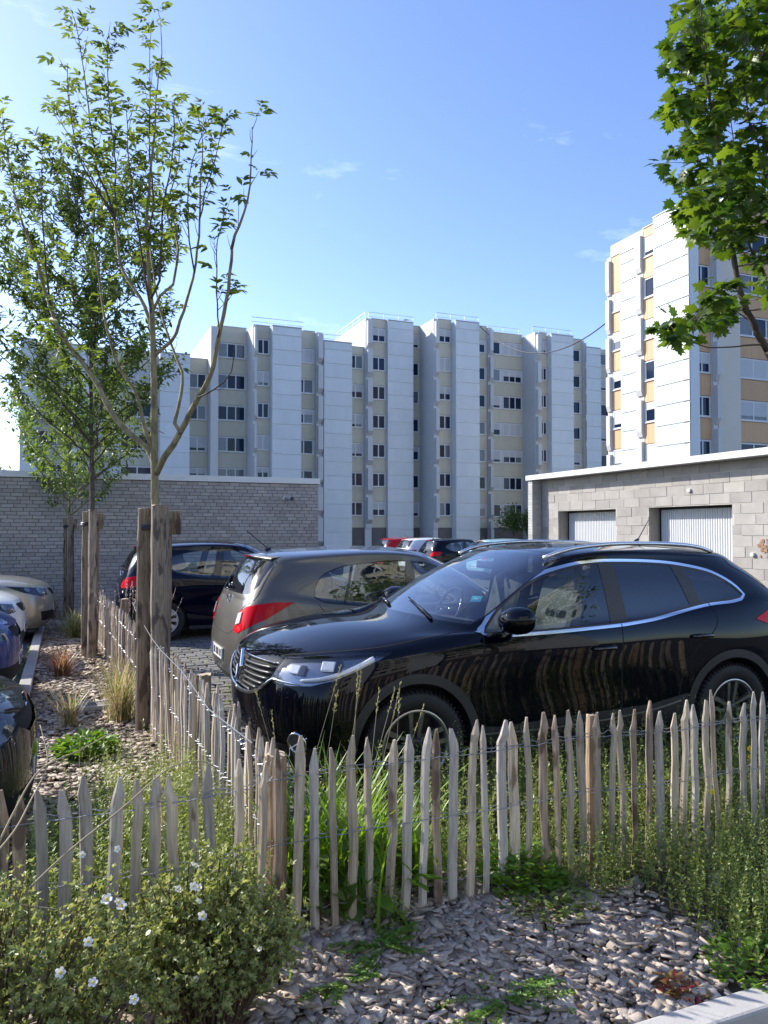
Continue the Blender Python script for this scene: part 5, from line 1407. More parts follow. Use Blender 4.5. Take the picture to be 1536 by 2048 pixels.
def picket_mesh(rng, h, wd, dp):
    """cleft pale: uneven five-sided section, a bend or two, chisel point"""
    k = 6; ang = sorted(rng.uniform(-.25, .25)+2*math.pi*i/k for i in range(k)); sec = [(wd/2*math.cos(a)*rng.uniform(.85, 1.1), dp/2*math.sin(a)*rng.uniform(.8, 1.15)) for a in ang]
    zs = [-0.12, 0.0, h*.22, h*.45, h*.68, h-.105, h-.07]; bx = [rng.gauss(0, .004) for _ in zs]; by = [rng.gauss(0, .003) for _ in zs]; kn = rng.randrange(2, 6)
    V = []; 
    for i, z in enumerate(zs):
        s = 1.0*rng.uniform(.93, 1.07)*(1.14 if i == kn and rng.random() < .3 else 1)*(0.92 if i == 0 else 1)
        V += [(bx[i]+a*s, by[i]+b*s, z) for a, b in sec]
    tw = rng.uniform(.22, .42); td = rng.uniform(.3, .55); tx = rng.gauss(0, wd*.12)
    V += [(bx[-1]+tx+a*tw, by[-1]+b*td, h-rng.uniform(0, .008)) for a, b in sec]
    n = len(zs)
    F = [(i*k+j, i*k+(j+1) % k, (i+1)*k+(j+1) % k, (i+1)*k+j) for i in range(n) for j in range(k)]+[tuple(n*k+j for j in range(k))]
    me = bpy.data.meshes.new('picket'); me.from_pydata(V, [], F); me.materials.append(M[rng.choice(['paling', 'paling', 'paling', 'paling_grey', 'paling_grey', 'paling_bark'])])
    return me
def log_post(name, parent, x, y, h, r, m='post_brown', half=False, lean=(0, 0), rng=random):
    mb = MB(); n = 14; K = 13; vs = []
    prof = [(math.cos(2*math.pi*k/n)*rng.uniform(.90, 1.08), max(-.35, math.sin(2*math.pi*k/n)) if half else math.sin(2*math.pi*k/n)*rng.uniform(.90, 1.08)) for k in range(n)]
    gr = [rng.uniform(.97, 1.03) for _ in range(n)]; wx = wy = 0.0
    for i in range(K):
        t = i/(K-1); s = r*rng.uniform(.96, 1.04)*(0.95 if i == K-1 else 1); wx += rng.gauss(0, r*.035); wy += rng.gauss(0, r*.035)
        vs += [(x+lean[0]*t+wx+a*s*rng.uniform(.96, 1.04)*gr[k], y+lean[1]*t+wy+b*s*rng.uniform(.96, 1.04)*gr[k], -0.15+(h+.15)*t+(rng.uniform(-.012, .006) if i == K-1 else 0)) for k, (a, b) in enumerate(prof)]
    mb.add(vs, [(i*n+k, i*n+(k+1) % n, (i+1)*n+(k+1) % n, (i+1)*n+k) for i in range(K-1) for k in range(n)])
    o = mb.build(name, m, parent)
    mb = MB(); mb.add([vs[(K-1)*n+k] for k in range(n)], [tuple(range(n))]); mb.build('cut_top', 'end_grain', o)
    return o
def paling(label, x0, y0, x1, y1, step, hf, posts, seed, zf, grp):
    rng = random.Random(seed); root = thing('picket_fence', label, 'fence', (x0, y0, 0), 0, grp)
    d = np.array((x1-x0, y1-y0)); Ln = np.linalg.norm(d); d /= Ln; nrm = np.array((-d[1], d[0])); s = 0.0; hs = []
    while s < Ln:
        h = hf(s)*rng.uniform(.955, 1.03); me = picket_mesh(rng, h, rng.uniform(.034, .049), rng.uniform(.022, .032))
        o = bpy.data.objects.new('picket', me); COL.objects.link(o); o.parent = root
        x, y = d*s+nrm*rng.gauss(0, .006); o.location = (x, y, zf(s)+rng.uniform(-.015, .01))
        o.rotation_euler = (rng.gauss(0, .02), rng.gauss(0, .022), math.atan2(d[1], d[0])+rng.gauss(0, .13))
        hs.append(s); s += step*rng.uniform(.92, 1.08)
    for fr in (.83, .50, .12):
        for st in ((-1, 1) if fr > .2 else (1,)):
            pts = []
            for i, q in enumerate(hs):
                z = hf(q)*fr+zf(q)+rng.uniform(-.004, .004)+(.012 if st > 0 and i % 2 else 0)*(1 if fr > .6 else .5); p = d*q+nrm*st*.019; pts.append((p[0], p[1], z))
                if i+1 < len(hs):
                    q2 = (q+hs[i+1])/2; p = d*q2+nrm*st*rng.uniform(-.003, .003); pts.append((p[0], p[1], hf(q2)*fr+zf(q2)-.003+(.008*st)))
            mb = MB(); mb.tube(pts, .0021, 4); mb.build('wire', 'wire', root)
    for (q, off, h, r, half) in posts:
        p = d*q+nrm*off; log_post('post', root, p[0], p[1], h, r, half=half, rng=rng)
    return root
FY = 3.05
front = paling('low chestnut paling fence along the kerb, in front of the black SUV', -0.75, FY, 5.2, FY, 0.0775, lambda s: .79 if s > 1.45 else .765-.045*max(0, 1.4-s), [(1.56, .075, .73, .050, False), (3.13, .05, .755, .034, True), (4.9, .06, .75, .035, True)], 21, lambda s: bed_z(-0.75+s, FY), 'picket fences')
sidef = paling('low chestnut paling fence running from the corner post to the brick wall', 0.80, FY+0.12, 0.44, 12.4, 0.066, lambda s: .78, [(1.72, -.07, .76, .052, False), (4.4, -.07, .78, .045, True), (6.3, -.09, .86, .05, True)], 22, lambda s: bed_z(.7, FY+s), 'picket fences')
# loose tie wire wound round the corner post
mb = MB(); c = np.array((0.81, FY+.075, .60)); pts = [c+np.array((.058*math.cos(a), .058*math.sin(a), .02*math.sin(3*a)+.012*a)) for a in np.linspace(0, 12.5, 60)]; pts.append(pts[-1]+np.array((.06, -.05, .05))); mb.tube(pts, .0022, 4)
tag(mb.build('tie_wire', 'wire'), 'loose grey wire wound round the corner post of the fence', 'wire')
# stay wire from post to post on the side fence
mb = MB(); pts = []
for (s, z) in ((0.05, .76), (.9, .72), (1.7, .79), (2.5, .80), (3.0, .83), (4.0, .95), (4.2, 1.0)):
    x = .80-.0385*s-.065; pts.append((x, FY+.12+s, z))
mb.tube(pts, .003, 5); tag(mb.build('stay_wire', 'wire'), 'taut pale stay wire slanting along the side fence', 'wire')

def stake_frame(label, x, y, h, seed, sc=1.0):
    rng = random.Random(seed); t = thing('tree_stake_frame', label, 'tree stake', (x, y, 0), 0, 'tree stakes')
    # directions in the viewer's terms: left, right front, back
    L_ = -RGT[:2]; Fw = FWD[:2]
    for (dx, dy, r, hh, half) in ((-.10, -.02, .050*sc, h, True), (.05, -.10, .066*sc, h+.02, False), (.02, .14, .045*sc, h-.10, True)):
        p = RGT[:2]*dx*sc+Fw*dy*sc; log_post('stake', t, p[0], p[1], hh, r, 'stake', half=half, lean=(rng.uniform(-.02, .02), rng.uniform(-.02, .02)), rng=rng)
    mb = MB(); a = RGT*(.105*sc)+Fw_3(.10*sc)+UPV*(h-.12); mb.obox(a, RGT*.05*sc, FWD*.015, UPV*.10); mb.build('cross_board', 'stake', t, bevel=.004, recalc=True)
    mb = MB(); n = 26
    for k in range(3):
        mb.tube([np.array((0, 0, h-.17+.012*k))+RGT*(.10*math.cos(2*math.pi*q/n)-.03)+FWD*(.07*math.sin(2*math.pi*q/n)) for q in range(n+1)], .012, 6, cap=False)
    mb.build('strap', 'steel_black', t)
    return t
def Fw_3(k): return FWD*k
TREES = []
for (u, v, lab, sc) in ((312, 1462, 'thick weathered stakes round the sparse tree by the picket fence', 1.08), (181, 1318, 'weathered stakes round the second tree of the planted strip', .80), (139, 1235, 'weathered stakes round the tree nearest the brick wall', .68)):
    g = gp(u, v, 0.0); TREES.append(g); stake_frame(lab, g[0], g[1], 1.84 if sc > 1 else 1.9, int(u), sc)
# ================================================================ leaves, trees and ground plants
leafmat('leaf_ash', (0.075, 0.12, 0.02), (0.16, 0.22, 0.04), 0.45)
leafmat('leaf_dark', (0.055, 0.095, 0.022), (0.12, 0.175, 0.04), 0.35)
leafmat('leaf_mid', (0.07, 0.125, 0.025), (0.15, 0.22, 0.04), 0.4)
leafmat('leaf_maple', (0.028, 0.075, 0.012), (0.105, 0.165, 0.022), 0.42)
leafmat('leaf_shrub', (0.11, 0.16, 0.04), (0.37, 0.38, 0.13), 0.3)
leafmat('leaf_weed', (0.12, 0.17, 0.035), (0.28, 0.33, 0.09), 0.35)
leafmat('leaf_weed_dark', (0.10, 0.15, 0.03), (0.24, 0.29, 0.075), 0.3)
leafmat('leaf_bright', (0.08, 0.17, 0.02), (0.17, 0.30, 0.04), 0.4)
leafmat('grass_green', (0.09, 0.19, 0.02), (0.20, 0.34, 0.04), 0.4)
leafmat('grass_straw', (0.30, 0.25, 0.12), (0.48, 0.42, 0.24), 0.3)
leafmat('grass_red', (0.13, 0.05, 0.03), (0.30, 0.15, 0.08), 0.25)
leafmat('plume', (0.32, 0.22, 0.22), (0.55, 0.45, 0.44), 0.3)
leafmat('leaf_red', (0.22, 0.03, 0.025), (0.20, 0.17, 0.03), 0.3)
leafmat('seed_head', (0.22, 0.24, 0.09), (0.32, 0.30, 0.14), 0.3)
mat('bark', (0.13, 0.10, 0.065), 0.9, col2=(0.34, 0.295, 0.15), vscale=22, bump=0.9, bscale=45, bdist=0.012, stretch=(1, 1, 0.4))
mat('bark_young', (0.15, 0.135, 0.06), 0.85, col2=(0.22, 0.19, 0.085), vscale=12, bump=0.4, bscale=60)
mat('bark_dark', (0.06, 0.045, 0.035), 0.9, col2=(0.12, 0.095, 0.07), vscale=12, bump=0.6, bscale=50)
mat('twig', (0.085, 0.06, 0.045), 0.85, var=0.2, vscale=10)
mat('stem_tan', (0.38, 0.31, 0.20), 0.8, var=0.15, vscale=9)
mat('stem_brown', (0.10, 0.065, 0.04), 0.85, var=0.2, vscale=9)
mat('petal_white', (0.80, 0.80, 0.77), 0.6, trans=0.2)
mat('petal_yellow', (0.75, 0.55, 0.02), 0.6)

def unit(v): return v/(np.linalg.norm(v, axis=-1, keepdims=True)+1e-9)
# leaf templates: y = along the leaf, x = across, z = up
def tpl_simple(w=.35, fold=.10, droop=.12):
    V = np.array([(0, 0, 0), (-w*.75, .3, fold), (w*.75, .3, fold), (0, .32, 0), (-w*.7, .65, fold*.8-droop*.4), (w*.7, .65, fold*.8-droop*.4), (0, .66, -droop*.4), (0, 1, -droop)])
    return V, np.array([(0, 3, 1), (0, 2, 3), (1, 3, 4), (3, 6, 4), (2, 5, 3), (3, 5, 6), (4, 6, 7), (6, 5, 7)])
def tpl_diamond(w=.3, fold=.06):
    V = np.array([(0, 0, 0), (-w, .45, fold), (w, .45, fold), (0, 1, 0)]); return V, np.array([(0, 3, 1), (0, 2, 3)])
def tpl_blade(w=.02, bend=.35, n=5):
    V = []
    for i in range(n):
        t = i/n; V += [(-w*(1-t*.7), t, bend*-(t**2.2)*0), (w*(1-t*.7), t, 0)]
    V = np.array(V+[(0, 1, 0)]); V[:, 2] = -bend*V[:, 1]**2.2; F = []
    for i in range(n-1): F += [(2*i, 2*i+1, 2*i+3), (2*i, 2*i+3, 2*i+2)]
    F.append((2*n-2, 2*n-1, 2*n)); return V, np.array(F)
def tpl_maple():
    P = [(0, 0), (.16, .03), (.42, -.04), (.33, .14), (.56, .26), (.38, .34), (.62, .58), (.34, .55), (.30, .66), (.17, .62), (.20, .86), (.08, .84), (0, 1.05)]
    P = P+[(-x, y) for x, y in P[-2:0:-1]]
    V = np.array([(0, .32, .05)]+[(x, y, -.10*abs(x)-.12*max(0, y-.4)) for x, y in P]); n = len(P)
    return V, np.array([(0, 1+i, 1+(i+1) % n) for i in range(n)])
def leaves(name, tpl, pos, fwd, up, size, m, parent=None, kind=None, bend_rng=None):
    """one mesh of many leaves"""
    V, F = tpl; pos = np.asarray(pos, float); n = len(pos)
    if n == 0: return None
    f = unit(np.asarray(fwd, float)); u = np.asarray(up, float); s = unit(np.cross(f, u)); u2 = np.cross(s, f); size = np.broadcast_to(np.asarray(size, float), (n,))
    P = pos[:, None]+size[:, None, None]*(V[None, :, 0:1]*s[:, None]+V[None, :, 1:2]*f[:, None]+V[None, :, 2:3]*u2[:, None])
    FF = (F[None]+np.arange(n)[:, None, None]*len(V)).reshape(-1, 3)
    return fastmesh(name, P.reshape(-1, 3), FF, m, parent, kind=kind)

class Tree:
    def __init__(s, seed): s.rg = np.random.default_rng(seed); s.wood = MB(); s.twig = MB(); s.tips = []   # tips: (point, direction)
    def limb(s, pts, r0, r1, n=8, sm=True, jit=0.0, store=True):
        P = [np.array(p, float) for p in pts]
        if sm and len(P) > 2: P = smooth_line(P, 0.09)
        k = len(P); P = [p+s.rg.normal(0, jit, 3) for p in P]
        rad = [r0+(r1-r0)*(i/(k-1))**.85 for i in range(k)]
        (s.wood if r0 > .012 else s.twig).tube(P, rad, n if r0 > .02 else 5); return P
    def shoots(s, P, t0, t1, every, ln, spread, up=.55, r=.005, leafy=1.0, sub=0.0):
        """side twigs along a limb between shares t0 and t1"""
        k = len(P); L = sum(np.linalg.norm(P[i+1]-P[i]) for i in range(k-1)); nn = max(1, int(L*(t1-t0)/every))
        for q in range(nn):
            t = t0+(t1-t0)*(q+s.rg.random())/nn; i = min(k-2, int(t*(k-1))); p = P[i]+(P[i+1]-P[i])*(t*(k-1)-i); ax = unit(P[i+1]-P[i])
            a = s.rg.normal(0, 1, 3); a -= ax*(a@ax); a = unit(a); d = unit(ax*up+a*spread+np.array((0, 0, .25))); l = ln*s.rg.uniform(.45, 1.25)*(1-.45*t)
            pts = [p]; dd = d.copy()
            for j in range(4): dd = unit(dd+np.array((0, 0, .16))+s.rg.normal(0, .10, 3)); pts.append(pts[-1]+dd*l/4)
            s.twig.tube(pts, [r, r*.85, r*.7, r*.55, r*.3], 4)
            if s.rg.random() < leafy:
                for j in (1, 2, 3, 4): s.tips.append((pts[j], unit(pts[j]-pts[j-1]), j))
            if sub and s.rg.random() < sub: s.shoots([np.array(x) for x in pts], .3, .95, l*.35, l*.5, .9, .5, r*.6, leafy)
    def finish(s, root, bark, twig='twig'):
        s.wood.build('trunk', bark, root, smooth=True)
        if s.twig.n: s.twig.build('twigs', twig, root, smooth=True, kind='stuff')

def compound(tips, rg, nlf, ln, m, root, keep=1.0, tplw=.30, pairs=3):
    """ash-like leaves: pairs of leaflets on a drooping stalk"""
    pos, fw, up, sz = [], [], [], []
    for (p, d, j) in tips:
        if rg.random() > keep: continue
        for q in range(nlf):
            a = rg.normal(0, 1, 3); a[2] = a[2]*.4; a = unit(a-d*(a@d)); ax = unit(a*.9+d*.5+np.array((0, 0, .15))); L = ln*rg.uniform(.7, 1.2); c = p.copy(); dr = 0
            side = unit(np.cross(ax, (0, 0, 1.0)))
            for k in range(pairs):
                c = c+ax*L*.30; ax = unit(ax+np.array((0, 0, -.22)))
                for sg in (-1, 1):
                    pos.append(c); fw.append(unit(ax*.65+side*sg*.8+rg.normal(0, .12, 3))); up.append(np.array((0, 0, 1.0))+rg.normal(0, .35, 3)); sz.append(L*rg.uniform(.42, .62))
            pos.append(c); fw.append(ax); up.append(np.array((0, 0, 1.0))+rg.normal(0, .3, 3)); sz.append(L*.6)
    leaves('crown', tpl_simple(tplw), pos, fw, up, sz, m, root)
def simple_crown(tips, rg, per, ln, m, root, w=.26, droop=.5, jit=.03):
    pos, fw, up, sz = [], [], [], []
    for (p, d, j) in tips:
        for q in range(per):
            a = rg.normal(0, 1, 3); a = unit(a-d*(a@d)*.7); pos.append(p+rg.normal(0, jit, 3)); fw.append(unit(a*.8+d*.5+np.array((0, 0, -droop*rg.random())))); up.append(np.array((0, 0, 1.0))+rg.normal(0, .45, 3)); sz.append(ln*rg.uniform(.6, 1.25))
    leaves('crown', tpl_simple(w), pos, fw, up, sz, m, root)

# ---- sparse ash-like tree by the fence: limbs follow the photograph, each at its own depth
t1 = thing('ash_tree', 'sparse upright tree with bare lower limbs beside the corner of the fence', 'tree', (0, 0, 0))
T = Tree(1); d0 = float(TREES[0] @ FWD)
def px(L, dz): 
    n = len(L); return [at(u, v, d0+(dz[0]+(dz[1]-dz[0])*i/max(1, n-1))) for i, (u, v) in enumerate(L)]
tr = T.limb(px([(314, 1475), (312, 1200), (311, 1020), (309, 937), (308, 830), (307, 720), (304, 640), (300, 590)], (0, 0)), .050, .022, 12, jit=.003)
mains = [
 ([(311, 940), (296, 899), (262, 868), (233, 839), (207, 795), (190, 762), (157, 715), (120, 664), (102, 617), (73, 522)], (0, .45), .028, .014),
 ([(73, 522), (52, 465), (36, 419), (18, 328), (5, 248)], (.45, .7), .014, .004),
 ([(102, 617), (95, 560), (85, 437), (84, 303)], (.4, .3), .011, .003),
 ([(312, 948), (330, 915), (361, 865), (380, 825), (397, 795), (419, 755), (437, 675), (456, 580), (463, 500)], (0, -.5), .028, .011),
 ([(463, 500), (470, 470), (496, 401), (503, 284), (505, 255)], (-.5, -.7), .013, .003),
 ([(437, 675), (434, 560), (436, 481), (450, 423)], (-.4, -.2), .008, .003),
 ([(397, 795), (430, 780), (462, 745), (468, 690)], (-.3, -.6), .008, .003),
 ([(361, 865), (350, 845), (362, 790), (364, 745), (346, 700), (327, 640), (314, 590), (300, 500)], (-.15, .35), .017, .006),
 ([(306, 905), (286, 850), (281, 817), (270, 777), (240, 742), (222, 690), (213, 657), (200, 570), (190, 500)], (0, -.45), .018, .006),
 ([(305, 664), (290, 612), (270, 580), (248, 545), (236, 500), (230, 440)], (0, .2), .018, .011),
 ([(230, 440), (214, 385), (197, 350), (178, 220), (168, 150), (157, 70), (148, 32)], (.2, .35), .011, .003),
 ([(230, 440), (231, 328), (219, 219), (215, 128), (214, 74)], (.2, .0), .010, .003),
 ([(232, 445), (175, 340), (139, 273), (118, 240)], (.2, .6), .009, .003),
 ([(225, 425), (164, 328), (140, 220), (134, 128)], (.2, -.2), .009, .003),
 ([(303, 640), (292, 560), (276, 456), (258, 328), (252, 215)], (0, -.35), .012, .003),
 ([(300, 590), (297, 530), (292, 474), (299, 365), (310, 255), (313, 182), (324, 109), (320, 36)], (0, .1), .019, .003),
 ([(294, 480), (306, 400), (299, 292), (300, 164), (299, 80)], (.05, .4), .010, .003),
 ([(301, 600), (318, 560), (324, 437), (339, 346), (350, 273), (344, 205)], (0, -.5), .012, .003),
 ([(306, 620), (321, 591), (346, 570), (357, 500), (350, 470), (334, 419), (357, 328), (361, 248)], (0, .5), .014, .003),
 ([(307, 715), (317, 704), (343, 682), (368, 620), (386, 555), (395, 500), (399, 440), (401, 365), (405, 284), (394, 215)], (0, -.25), .017, .003),
 ([(400, 437), (416, 365), (434, 310), (445, 240)], (-.2, -.45), .007, .003),
 ([(388, 545), (378, 480), (376, 400), (385, 320), (420, 235)], (-.2, .2), .008, .003)]
for i, (L, dz, ra, rb) in enumerate(mains):
    P = T.limb(px(L, dz), ra, rb, 8, jit=.003)
    if ra < .0165 and i not in (6, 7): T.shoots(P, .15, 1.0, .105, .30, .75, .75, .0032, .92, .25)
    elif i == 6: T.shoots(P, .3, 1.0, .16, .2, .7, .7, .003, .12)
    elif i == 0: T.shoots(P, .45, 1.0, .10, .42, .8, .5, .004, 1.0, .3)
    else: T.shoots(P, .4, 1.0, .22, .25, .8, .6, .0035, .5)
    if ra < .013: 
        for k in range(2): T.tips.append((P[-1], unit(P[-1]-P[-2]), 4))
T.finish(t1, 'bark')
upper = [t for t in T.tips if (t[0][2] > 3.15 or t[0] @ RGT < -2.3) and not (t[0] @ RGT > -1.45 and T.rg.random() < .35)]
compound(upper, T.rg, 1, .145, 'leaf_ash', t1, keep=.72, pairs=2, tplw=.22)

# ---- the two denser trees farther along the strip
def leafy_tree(label, base, h, crown0, rad, seed, m, bark, nbr, ln, per, name='strip_tree', lean=0.0, lf=.075, wid=.26):
    t = thing(name, label, 'tree', (0, 0, 0), 0, None); T = Tree(seed); b = np.array((base[0], base[1], 0.0)); rg = T.rg
    top = b+np.array((lean, .05, h)); tr = T.limb([b, b+(top-b)*.3+np.array((.01, .02, 0)), b+(top-b)*.65+np.array((-.03, .01, 0)), top], .05, .008, 10, jit=.003)
    for q in range(nbr):
        t_ = crown0+(0.97-crown0)*(q+rg.random()*.6)/nbr; i = int(t_*(len(tr)-1)); p = tr[i]; a = q*2.4+rg.normal(0, .3); d = np.array((math.cos(a), math.sin(a), 0)); f = (t_-crown0)/(1-crown0)
        R_ = rad*(1.0-.55*f)*rg.uniform(.7, 1.15)*(.75+.5*min(1, f*3)); P = T.limb([p, p+d*R_*.35+np.array((0, 0, R_*.30)), p+d*R_*.75+np.array((0, 0, R_*.62)), p+d*R_+np.array((0, 0, R_*.95))], .018*(1-.6*f), .003, 6, jit=.006)
        T.shoots(P, .2, 1.0, .085, ln, .9, .55, .0035, 1.0, .55)
    T.finish(t, bark); simple_crown(T.tips, rg, per, lf, m, t, w=wid)
    return t
leafy_tree('leafy dark green tree between the two other trees of the planted strip', TREES[1], 5.9, .40, 1.35, 5, 'leaf_dark', 'bark_dark', 46, .46, 4, lf=.092, wid=.22)
leafy_tree('small light green tree nearest the brick wall', TREES[2], 4.0, .48, 1.35, 6, 'leaf_mid', 'bark_young', 24, .42, 3, lf=.09)

# ---- maple leaning in from the right
mp_ = thing('maple_tree', 'maple with broad lobed leaves reaching in over the sunlit block', 'tree', (0, 0, 0)); T = Tree(9); dM = 7.0
def pxm(L, dz): return [at(u, v, dM+dz[0]+(dz[1]-dz[0])*i/max(1, len(L)-1)) for i, (u, v) in enumerate(L)]
g0 = gp(1652, 1435, 0.0); dM = float(g0 @ FWD)
st = [([(1652, 1440), (1640, 1200), (1622, 980), (1600, 860), (1570, 770), (1536, 702)], (0, 0), .075, .035), ([(1536, 702), (1503, 643), (1479, 580), (1464, 485), (1454, 404), (1443, 352), (1425, 230), (1405, 90), (1400, -30)], (0, -.3), .033, .006),
 ([(1600, 860), (1590, 700), (1565, 620), (1536, 563), (1496, 482), (1482, 422), (1470, 330), (1462, 240)], (0, .5), .022, .005), ([(1622, 980), (1630, 700), (1600, 400), (1570, 250), (1536, 158), (1507, 81), (1482, 5), (1470, -60)], (0, .1), .045, .010),
 ([(1600, 400), (1560, 430), (1536, 369), (1514, 281), (1500, 246), (1485, 150)], (.1, -.4), .014, .005), ([(1530, 690), (1490, 692), (1433, 695), (1400, 690), (1384, 682), (1362, 658)], (0, -.35), .009, .004), ([(1503, 643), (1470, 622), (1445, 605), (1420, 600)], (0, .2), .006, .003)]
allp = []
for L, dz, a, b in st: allp += T.limb(pxm(L, dz), a, b, 8, jit=.003)
allp = np.array(allp); rg = T.rg
zones = [  # px polygon, clusters
 ([(1390, -40), (1345, 40), (1338, 110), (1350, 190), (1328, 260), (1322, 320), (1350, 352), (1368, 398), (1365, 425), (1420, 440), (1480, 420), (1600, 400), (1620, -60)], 190),
 ([(1372, 440), (1400, 430), (1470, 430), (1600, 400), (1600, 520), (1480, 500), (1390, 486)], 26), ([(1455, 500), (1600, 500), (1600, 640), (1500, 560)], 8), ([(1402, 590), (1455, 570), (1490, 600), (1470, 640), (1410, 635)], 12), ([(1322, 645), (1345, 630), (1392, 640), (1385, 672), (1330, 680)], 10), ([(1410, 470), (1450, 470), (1455, 560), (1440, 560)], 4)]
pos, fw, up, sz = [], [], [], []
for poly, n in zones:
    poly = np.array(poly, float); lo, hi = poly.min(0), poly.max(0); c = 0
    while c < n:
        q = lo+(hi-lo)*rg.random(2)
        if not inpoly(q[None], poly)[0]: continue
        c += 1; p = at(q[0], q[1], dM+rg.uniform(-.7, .5)); k = np.argmin(((allp-p)**2).sum(1)); a = allp[k]
        if np.linalg.norm(p-a) < 1.1:
            md = (a+p)/2+np.array((0, 0, -.04)); T.twig.tube([a, md, p], [.0045, .0035, .002], 4)
        for j in range(rg.integers(7, 14)):
            d = unit(rg.normal(0, 1, 3)*np.array((1, 1, .5))+np.array((0, 0, -.25))); pos.append(p+d*rg.uniform(.02, .12)); fw.append(unit(d+np.array((0, 0, -.25)))); up.append(np.array((0, 0, 1.0))+rg.normal(0, .4, 3)+unit(d)*.2); sz.append(rg.uniform(.07, .145))
T.finish(mp_, 'bark_dark'); leaves('crown', tpl_maple(), pos, fw, up, sz, 'leaf_maple', mp_)

# ---- two small dark trees before the long block, bushes at the far left edge
def round_tree(label, x, y, z0, h, r, n, m, seed, name='small_tree', flat=1.0, lf=.22, trunk=.2):
    t = thing(name, label, 'tree', (x, y, z0)); rg = np.random.default_rng(seed); mb = MB(); mb.tube([(0, 0, 0), (.03, 0, h*.4), (0, .02, h*.8)], [.09, .07, .03], 7); 
    for k in range(6): a = k*1.1; mb.tube([(0, 0, h*(.3+.07*k)), (r*.5*math.cos(a), r*.5*math.sin(a), h*(.45+.08*k))], [.04, .015], 5)
    mb.build('trunk', 'bark_dark', t)
    pos = []; lob = [(rg.normal(0, .35, 3)*np.array((r, r, h*.22))+np.array((0, 0, h*.62))) for _ in range(9)]
    for k in range(n): c = lob[rg.integers(9)]; d = unit(rg.normal(0, 1, 3)); pos.append(c+d*np.array((r*.55, r*.55, h*.2))*rg.random()**.4)
    pos = np.array(pos); leaves('crown', tpl_simple(.3), pos, rg.normal(0, 1, (n, 3)), np.array((0, 0, 1.0))+rg.normal(0, .5, (n, 3)), lf*rg.uniform(.6, 1.3, n), m, t); return t
q = on_y(1027, 1095, 61.0); round_tree('small dark leafy tree in front of the long apartment block', q[0], 61.0, -.17, 4.6, 1.6, 1500, 'leaf_dark', 3, lf=.26)
q = on_y(1066, 1095, 60.0); round_tree('narrow dark tree half hidden by the concrete garage', q[0], 60.0, -.17, 4.3, 1.2, 1000, 'leaf_dark', 4, lf=.26)
q = on_y(12, 1062, 60.0); round_tree('distant tree crown over the left end of the brick garage', q[0]-1.0, 60.0, -.17, 8.0, 2.6, 1500, 'leaf_mid', 7, lf=.3)
q = on_y(60, 1062, 52.0); round_tree('low distant tree peeping over the brick garage coping', q[0], 52.0, -.17, 6.4, 2.4, 1300, 'leaf_mid', 8, lf=.28)
round_tree('street tree across the road mirrored in the black car', 8.0, -4.5, -.17, 9.0, 2.3, 2200, 'leaf_mid', 9, lf=.22)

# ================================================================ shrub with white flowers
def shrub(label, c, rx, ry, h, n, seed, flowers, m='leaf_shrub'):
    t = thing('flowering_shrub', label, 'shrub', (c[0], c[1], bed_z(c[0], c[1])), 0, 'flowering shrubs'); rg = np.random.default_rng(seed); mb = MB(); pos, fw, up, sz = [], [], [], []
    for k in range(170):
        a = rg.uniform(0, 6.283); rr = math.sqrt(rg.random()); tip = np.array((rx*rr*math.cos(a), ry*rr*math.sin(a), h*(1-.45*rr**2.2)*rg.uniform(.72, 1.04))); b0 = np.array((rx*.35*rr*math.cos(a), ry*.35*rr*math.sin(a), 0)); md = b0*.45+tip*.55+np.array((0, 0, h*.12))+rg.normal(0, .02, 3)
        mb.tube([b0, md, tip], [.0035, .0026, .0012], 4)
        for j in range(n):
            s = rg.random()**.55; p = (1-s)**2*b0+2*s*(1-s)*md+s*s*tip
            if p[2] < h*.22 and rg.random() < .7: continue
            p = p+rg.normal(0, .026, 3); ax = unit(rg.normal(0, 1, 3)+np.array((0, 0, .6))); l = rg.uniform(.013, .022)
            for q in range(5):
                b = q*1.2566+rg.normal(0, .2); e1 = unit(np.cross(ax, (.3, .5, .8))); e2 = np.cross(ax, e1); pos.append(p); fw.append(e1*math.cos(b)+e2*math.sin(b)+ax*.7); up.append(ax); sz.append(l*rg.uniform(.8, 1.2))
    mb.build('stems', 'stem_brown', t, kind='stuff'); leaves('foliage', tpl_diamond(.22, .1), pos, fw, up, sz, m, t)
    for (u, v, s) in flowers:
        dpt = float(np.array((c[0], c[1], 0)) @ FWD); r_ = ray(u, v); best = None
        for dd in np.linspace(dpt-.55, dpt+.4, 60):     # first point inside the shrub's dome
            p = np.array((0, 0, CAMH))+r_*dd/float(r_ @ FWD); l = p-np.array((c[0], c[1], 0)); rr = math.hypot(l[0]/rx, l[1]/ry)
            if rr < 1.03 and l[2] < h*(1.03-.45*min(1, rr)**2.2): best = l; break
        if best is None: best = at(u, v, dpt-.15)-np.array((c[0], c[1], 0))
        best = best-np.array((0, 0, bed_z(c[0], c[1]))); o = bpy.data.objects.new('flower', FLM); COL.objects.link(o); o.parent = t; o.location = best; nrm = Vector((-ray(u, v)*.7+np.array((R.uniform(-.7, .7), R.uniform(-.7, .7), .6))).tolist()); o.rotation_euler = nrm.to_track_quat('Z', 'Y').to_euler(); s *= R.uniform(.62, .92); o.scale = (s, s, s*R.uniform(1, 3))
        hb = bpy.data.objects.new('flower_eye', FEM); COL.objects.link(hb); hb.parent = o
    return t
mb = MB()
